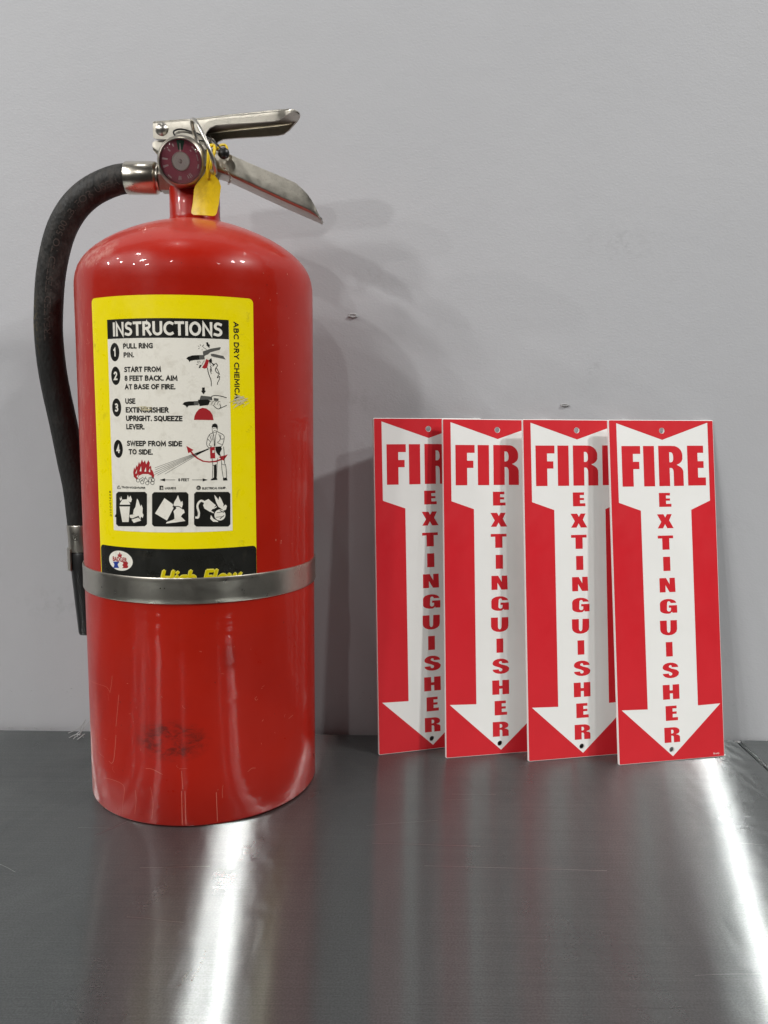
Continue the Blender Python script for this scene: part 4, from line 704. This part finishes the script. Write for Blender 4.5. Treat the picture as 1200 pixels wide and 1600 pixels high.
# hose
HOSE = [(-50.4, 0.0, 472.2), (-59.2, 0.0, 470.8), (-70.0, 0.0, 466.9), (-81.0, 0.0, 460.8), (-91.6, 1.4, 452.2), (-100.6, 3.4, 441.2), (-107.5, 5.7, 428.4), (-113.3, 8.6, 412.5), (-117.8, 11.7, 395.0), (-121.4, 15.5, 373.3), (-122.8, 17.6, 361.1), (-123.4, 20.4, 344.8), (-123.1, 23.4, 327.7), (-121.6, 26.4, 309.9), (-119.4, 29.4, 291.7), (-117.6, 32.4, 273.9), (-115.8, 35.6, 254.7), (-113.4, 39.4, 231.3), (-112.0, 42.0, 201.1)]
hp = catmull(HOSE, 6)
hose = link('hose', tube(hp, 10.9, 40), M['rubber'], ex, smooth=True, angle=60)
# faint raised lettering along the hose
lens = [0.0]
for a, b in zip(hp, hp[1:]): lens.append(lens[-1] + (b - a).length)
HF = frames(hp)
def on_hose(s, w):
    s = max(0, min(s, lens[-1] - 1e-3)); i = next(k for k in range(len(lens) - 1) if lens[k + 1] > s); t = (s - lens[i]) / (lens[i + 1] - lens[i])
    p = hp[i].lerp(hp[i + 1], t); tt, nn, bb = HF[i]
    # w: angle offset round the hose from the side facing the room
    a = w / 10.9
    side = bb if (bb.x + bb.z * 0.0) * 1 > 0 else -bb
    nrm = (nn * math.cos(a) + side * math.sin(a)).normalized()
    return p + nrm * 10.98
tb = bmesh.new()
def put_hose_text(s, s_start, length, w0, w1):
    V, Fc = text2d(s, 0.0); x0, x1 = min(v[0] for v in V), max(v[0] for v in V); V2, _ = text2d('H', 0); y1 = max(v[1] for v in V2)
    vs = [tb.verts.new(on_hose(s_start + length * (1 - (v[0] - x0) / (x1 - x0)), w0 + (w1 - w0) * v[1] / y1) * S) for v in V]
    for p in Fc:
        try: tb.faces.new([vs[i] for i in p])
        except ValueError: pass
put_hose_text('TREATED TESTED TO 500 LB. FOR USE A', 4, 150, 7.0, 2.4)
link('raised_lettering', tb, M['emboss'], hose)
# lower coupling, nozzle and its clip
def seg_tube(a, b, prof, seg=40):
    a, b = Vector(a), Vector(b); ax = (b - a); L = ax.length; return lathe([(r, t * L) for r, t in prof], seg, (a, ax))
P1, P2, P3 = (-112.0, 42, 201.5), (-111.3, 42, 178.5), (-108.6, 42, 107)
link('lower_ferrule', finish(seg_tube(P1, P2, [(9, 0), (11.3, .0), (11.6, .03), (11.1, .5), (11.3, .97), (10.5, 1), (9, 1)])), M['bandsteel'], ex, smooth=True, angle=40)
link('nozzle', finish(seg_tube(P2, P3, [(0, 0), (9.6, 0), (10.6, .03), (10.3, .3), (8.9, .8), (8.4, .97), (7.8, 1), (5.5, 1), (5.2, .8), (0, .8)])), M['plastic'], ex, smooth=True, angle=40)
# clip: open steel strap round the nozzle, riveted to the band behind
bm = bmesh.new(); cx, cy = -111.2, 42
th = [math.radians(a) for a in range(-30, 275, 12)]
ri, ro = 11.2, 12.6; z0, z1 = 163, 181.5
vin = [[bm.verts.new(Vector((cx + r * math.cos(t), cy - r * math.sin(t) * 1.0, z)) * S) for t in [math.radians(205 + 0)] ] for r in () for z in ()]
angs = [math.radians(a) for a in range(34, 220, 6)]
def ringv(r, z): return [bm.verts.new(Vector((cx - r * math.cos(a - math.pi / 2 + math.radians(0)) * 1.0, cy + r * math.sin(a - math.pi / 2) * 1.0, z)) * S) for a in angs]
a0, a1, b0, b1 = ringv(ri, z0), ringv(ri, z1), ringv(ro, z0), ringv(ro, z1)
for i in range(len(angs) - 1):
    bm.faces.new((a0[i], a0[i + 1], a1[i + 1], a1[i])); bm.faces.new((b0[i], b1[i], b1[i + 1], b0[i + 1]))
    bm.faces.new((a1[i], a1[i + 1], b1[i + 1], b1[i])); bm.faces.new((a0[i], b0[i], b0[i + 1], a0[i + 1]))
for i in (0, -1): bm.faces.new((a0[i], a1[i], b1[i], b0[i]))
box_bm(-101, 44, 164, -76, 45.4, 181, 0, 1, bm)
link('nozzle_clip', finish(bm), M['bandsteel'], ex, smooth=True, angle=40)

# levers: bent sheet channels. stations: (x, z_top, near depth, half width)
def channel(st, thick, up, closed_end=False):
    """inverted (up=+1) or upright (up=-1) U channel along x; st = (x, z_web, flange_height, half_width)"""
    st = [Vector(s) for s in st] if False else st
    # resample smoothly
    P = [Vector((s[0], s[1], 0)) for s in st]
    bm = bmesh.new(); rings = []
    for (x, z, fh, hw) in st:
        r = min(2.6, max(fh * .45, .05)); pr = []
        pr.append((-hw, z - up * fh)); pr.append((-hw, z - up * max(r, fh * .5)))
        for k in range(6):
            a = math.radians(90 * k / 5); pr.append((-hw + r * (1 - math.cos(a)), z - up * (r - r * math.sin(a))))
        pr += [(-y, zz) for y, zz in pr[::-1]]
        rings.append([bm.verts.new(Vector((x, y, zz)) * S) for y, zz in pr])
    for A_, B_ in zip(rings, rings[1:]):
        for i in range(len(A_) - 1): bm.faces.new((A_[i], A_[i + 1], B_[i + 1], B_[i]))
    bmesh.ops.recalc_face_normals(bm, faces=bm.faces)
    bmesh.ops.solidify(bm, geom=bm.faces[:], thickness=thick * S)
    return bm
def dens(st, n=5):
    out = []
    for a, b in zip(st, st[1:]):
        for k in range(n): out.append(tuple(a[i] + (b[i] - a[i]) * k / n for i in range(4)))
    out.append(st[-1]); return out
US = [(-26.5, 508.6, 6.5, 15.0), (-26.0, 508.8, 11.8, 16.0), (-24, 509.0, 13.2, 16.0), (5, 511.2, 16.4, 16.0), (10.4, 511.7, 16.4, 16.0), (11.8, 511.9, 14.4, 16), (13.2, 512.0, 11.0, 16), (15.6, 512.3, 8.6, 16), (19.7, 512.8, 7.2, 16), (30, 513.9, 7.4, 16), (50, 515.9, 8.2, 16), (62, 517.2, 8.6, 16), (66.5, 517.7, 8.2, 15.9), (71, 518.2, 5.8, 15.2), (74.5, 518.6, 3.2, 13.6), (77.5, 518.9, 1.6, 10.8), (79.5, 519.1, .8, 7.0), (80.6, 519.2, .4, 3.0)]
ul = link('squeeze_lever', channel(dens(US, 3), 1.5, +1), M['lever'], ex, smooth=True, angle=30)
LS = [(-27.5, 489, 5.0, 13), (-25, 486.5, 9.0, 13.2), (-18, 483, 13, 13.4), (5, 476, 20, 14), (18, 474.5, 18.0, 14), (22.5, 473.2, 15.4, 14), (29, 470.8, 15.2, 14), (49, 461.8, 15.8, 14), (68, 453.4, 16.6, 14), (78.5, 448.9, 16.6, 14), (83, 447.0, 14.6, 14), (87, 445.4, 12.4, 13.8), (90, 444.0, 9.6, 13.4), (92.6, 442.8, 6.4, 12.6), (95, 441.4, 3.0, 10.5), (96.6, 440.4, 1.0, 8.0)]
ll = link('carry_handle', channel(dens(LS, 3), 1.6, -1), M['lever'], ex, smooth=True, angle=30)
# rivet
riv = link('rivet', finish(lathe([(0, 2.9), (1.6, 2.7), (3.3, 1.9), (4.5, .7), (4.8, 0)], 32, (Vector((-19.6, -16, 502.6)), Vector((0, -1, 0))))), M['wire'], ul, smooth=True)
bm = lathe([(0, .0), (3.2, 0), (3.2, 30), (0, 30)], 24, (Vector((-19.6, -15, 502.6)), Vector((0, 1, 0)))); link('rivet_pin', finish(bm), M['darkmetal'], ul)
# pressure gauge
gc = Vector((-3.0, 0, 477.0)); ga = Vector((0.02, -1, -0.19)).normalized()
g0 = Vector((-3.1, -13, 479.0))
gauge = link('pressure_gauge', finish(lathe([(0, -2), (15.5, -2), (17.6, 0), (18.1, 2.5), (18.1, 12.5), (17.4, 15.6), (16.2, 17.6), (15.4, 18.2), (14.9, 17.4), (14.9, 15.4), (0, 15.4)], 96, (g0, ga))), M['darkmetal'], ex, smooth=True, angle=40)
link('gauge_dial', finish(lathe([(0, 15.55), (14.8, 15.5)], 64, (g0, ga))), M['dial'], gauge)
gx = Vector((1, 0, 0)); gx = (gx - ga * gx.dot(ga)).normalized(); gy = gx.cross(ga) * -1
if gy.z < 0: gy = -gy
def fg(d): return lambda x, y: g0 + ga * d + gx * x + gy * y
bm = bmesh.new(); fill2d(bm, [arc(0, 0, 13.8, 13.8, 76, 100) + arc(0, 0, 7.5, 7.5, 100, 76)], fg(15.7)); link('gauge_green_zone', bm, M['green'], gauge)
bm = bmesh.new()
for a0, a1, r0, r1 in ((112, 117, 10.5, 12.5), (134, 139, 9.5, 11.5), (168, 174, 9.2, 13), (192, 199, 9.2, 13), (222, 236, 12.4, 13.2), (258, 262, 9.5, 12.2), (264, 268, 9.6, 12), (292, 296, 9.8, 12), (300, 303, 9.5, 12.4), (306, 309, 9.5, 12.2), (338, 352, 11.8, 12.6), (2, 22, 11.6, 12.2), (28, 50, 12.2, 13.0), (40, 48, 9.8, 10.4)):
    fill2d(bm, [arc(0, 0, r1, r1, a0, a1, 4) + arc(0, 0, r0, r0, a1, a0, 4)], fg(15.72))
link('gauge_marking', bm, M['dialwhite'], gauge)
bm = bmesh.new(); fill2d(bm, [[(-.5, 4), (.9, 4), (.4, 11.8), (0, 11.8)]], fg(16.1)); link('gauge_needle', bm, M['dialwhite'], gauge)
link('gauge_hub', finish(lathe([(6.4, 15.6), (6.4, 16.6), (5.8, 16.9), (4.8, 16.7), (4.0, 16.95), (3.0, 16.75), (2.0, 17.0), (1.1, 16.8), (.6, 17.6), (0, 17.7)], 48, (g0, ga))), metal('hub_metal', (.85, .80, .76), .4, amt=.1), gauge, smooth=True, angle=30)
link('gauge_glass', finish(lathe([(14.85, 17.4), (14.4, 18.3), (12, 19.0), (8, 19.6), (4, 19.9), (0, 20.0)] + [(0.0001, 19.0), (4, 18.9), (8, 18.6), (12, 18.0), (14.2, 17.3), (14.85, 17.2)], 64, (g0, ga))), M['glass'], gauge, smooth=True)
# pull pin ring: steel wire, nearly edge-on
pc = Vector((15.0, -35, 484.6)); mj = Vector((9.8, -4, -21)).normalized() * 21; mn = Vector((.27, -.96, .1)).normalized() * 14
ringp = [pc + mj * math.cos(2 * math.pi * i / 48) + mn * math.sin(2 * math.pi * i / 48) for i in range(48)]
def ring_tube(P, r, seg=14):
    bm = bmesh.new(); n = len(P); nrm = (P[12] - pc).cross(P[0] - pc).normalized(); R_ = []
    for i in range(n):
        t = (P[(i + 1) % n] - P[i - 1]).normalized(); b = t.cross(nrm).normalized()
        R_.append([bm.verts.new((P[i] + (nrm * math.cos(a) + b * math.sin(a)) * r) * S) for a in [2 * math.pi * k / seg for k in range(seg)]])
    for i in range(n):
        A_, B_ = R_[i], R_[(i + 1) % n]
        for k in range(seg): bm.faces.new((A_[k], A_[(k + 1) % seg], B_[(k + 1) % seg], B_[k]))
    return finish(bm)
pin = link('pull_ring', ring_tube(ringp, 1.35), M['wire'], ex, smooth=True)
link('pin_shaft', finish(lathe([(0, 0), (2.0, 0), (2.0, 34), (0, 34)], 20, (Vector((12.6, -20, 489)), Vector((0, 1, 0))))), M['chrome'], pin, smooth=True, angle=40)
# black tamper seal: thin strap with a round head
pth = catmull([(27.6, -25, 483.5), (22, -25, 490), (15.5, -20, 495.2), (4, -18, 500.0), (-5, -18.2, 501.9), (-10.2, -18.4, 500.4), (-8.6, -18.2, 496.8), (-1, -18.2, 494.8), (8, -18.4, 494.0), (15, -21, 492.4), (22, -22, 488)], 6)
seal = link('tamper_seal', tube(pth, .62, 10), M['plastic'], ex, smooth=True)
bm = bmesh.new(); bmesh.ops.create_uvsphere(bm, u_segments=24, v_segments=14, radius=4.2 * S)
for v in bm.verts: v.co = Vector((v.co.x, v.co.y * .75, v.co.z)) + Vector((27.4, -25, 483.0)) * S
link('seal_head', bm, M['plastic'], seal, smooth=True)

# ------------------------------------------------------------------ yellow tag (hangs from the pull ring)
tg = empty('inspection_tag', 'blank yellow plastic tag hanging by its strap from the extinguisher pull ring', 'tag', EXT @ Matrix.Translation((0.0163, -0.026, 0.4653)))
def rel(x, z, d): return Vector((x - 16.3, d + 26, z - 465.3))
out = [(15.4, 472.6), (13.4, 468.0), (9.6, 463.8), (6.6, 460.4), (5.4, 457.4)] + [(4.2, 448), (3.1, 442.2), (3.3, 440.6), (4.8, 439.5), (12, 439.0), (18.4, 438.6), (20.2, 439.2), (21.2, 441), (22.6, 448), (24.3, 460.4), (23.2, 464.2), (20.6, 467.4), (18.8, 472.4)]
bm = bmesh.new()
def bend(x, z): return -26.5 + 1.6 * math.sin((z - 434) / 11.0) + 0.02 * (x - 12) ** 2
fill2d(bm, [out, ellipse(16.6, 466.0, 1.3, 1.3, 14)], lambda x, z: rel(x, z, 0))
for zc in range(438, 472, 3):
    bmesh.ops.bisect_plane(bm, geom=bm.verts[:] + bm.edges[:] + bm.faces[:], plane_co=(0, 0, (zc - 465.3) * S), plane_no=(0, 0, 1), dist=1e-8)
for xc in range(5, 24, 4):
    bmesh.ops.bisect_plane(bm, geom=bm.verts[:] + bm.edges[:] + bm.faces[:], plane_co=((xc - 16.3) * S, 0, 0), plane_no=(1, 0, 0), dist=1e-8)
for v in bm.verts:
    x, z = v.co.x / S + 16.3, v.co.z / S + 465.3; v.co.y = (bend(x, z) + 26) * S
bmesh.ops.recalc_face_normals(bm, faces=bm.faces); bmesh.ops.solidify(bm, geom=bm.faces[:], thickness=.9 * S)
link('tag_plate', bm, M['tag'], tg, smooth=True, angle=35)
sp = catmull([rel(16.8, 464.5, -27), rel(16.4, 470, -29.0), rel(17.3, 477, -31), rel(17.8, 484, -31), rel(18.6, 487.4, -28), rel(20.8, 487.6, -27), rel(21.6, 483, -30), rel(19.6, 475, -31.0), rel(17.8, 470, -28.4), rel(16.9, 465, -25.5)], 6)
link('tag_strap', tube(sp, 1.15, 10), M['tag'], tg, smooth=True)
sp = catmull([rel(22.5, 486, -24), rel(24.5, 489.5, -22), rel(27.5, 490.2, -20), rel(29.2, 487.0, -21), rel(27.5, 484.6, -22)], 5)
link('tag_strap', tube(sp, 1.0, 8), M['tag'], tg, smooth=True)
# beaded cord end
bm = bmesh.new()
for i in range(12):
    t = i / 11; crumb(24.6 + 4.0 * math.sin(t * 2.4) + 2.4 - 16.3, -20 + 26, 474 - 11 * t - 465.3, .72, bm)
link('beaded_cord', bm, M['darkmetal'], tg)
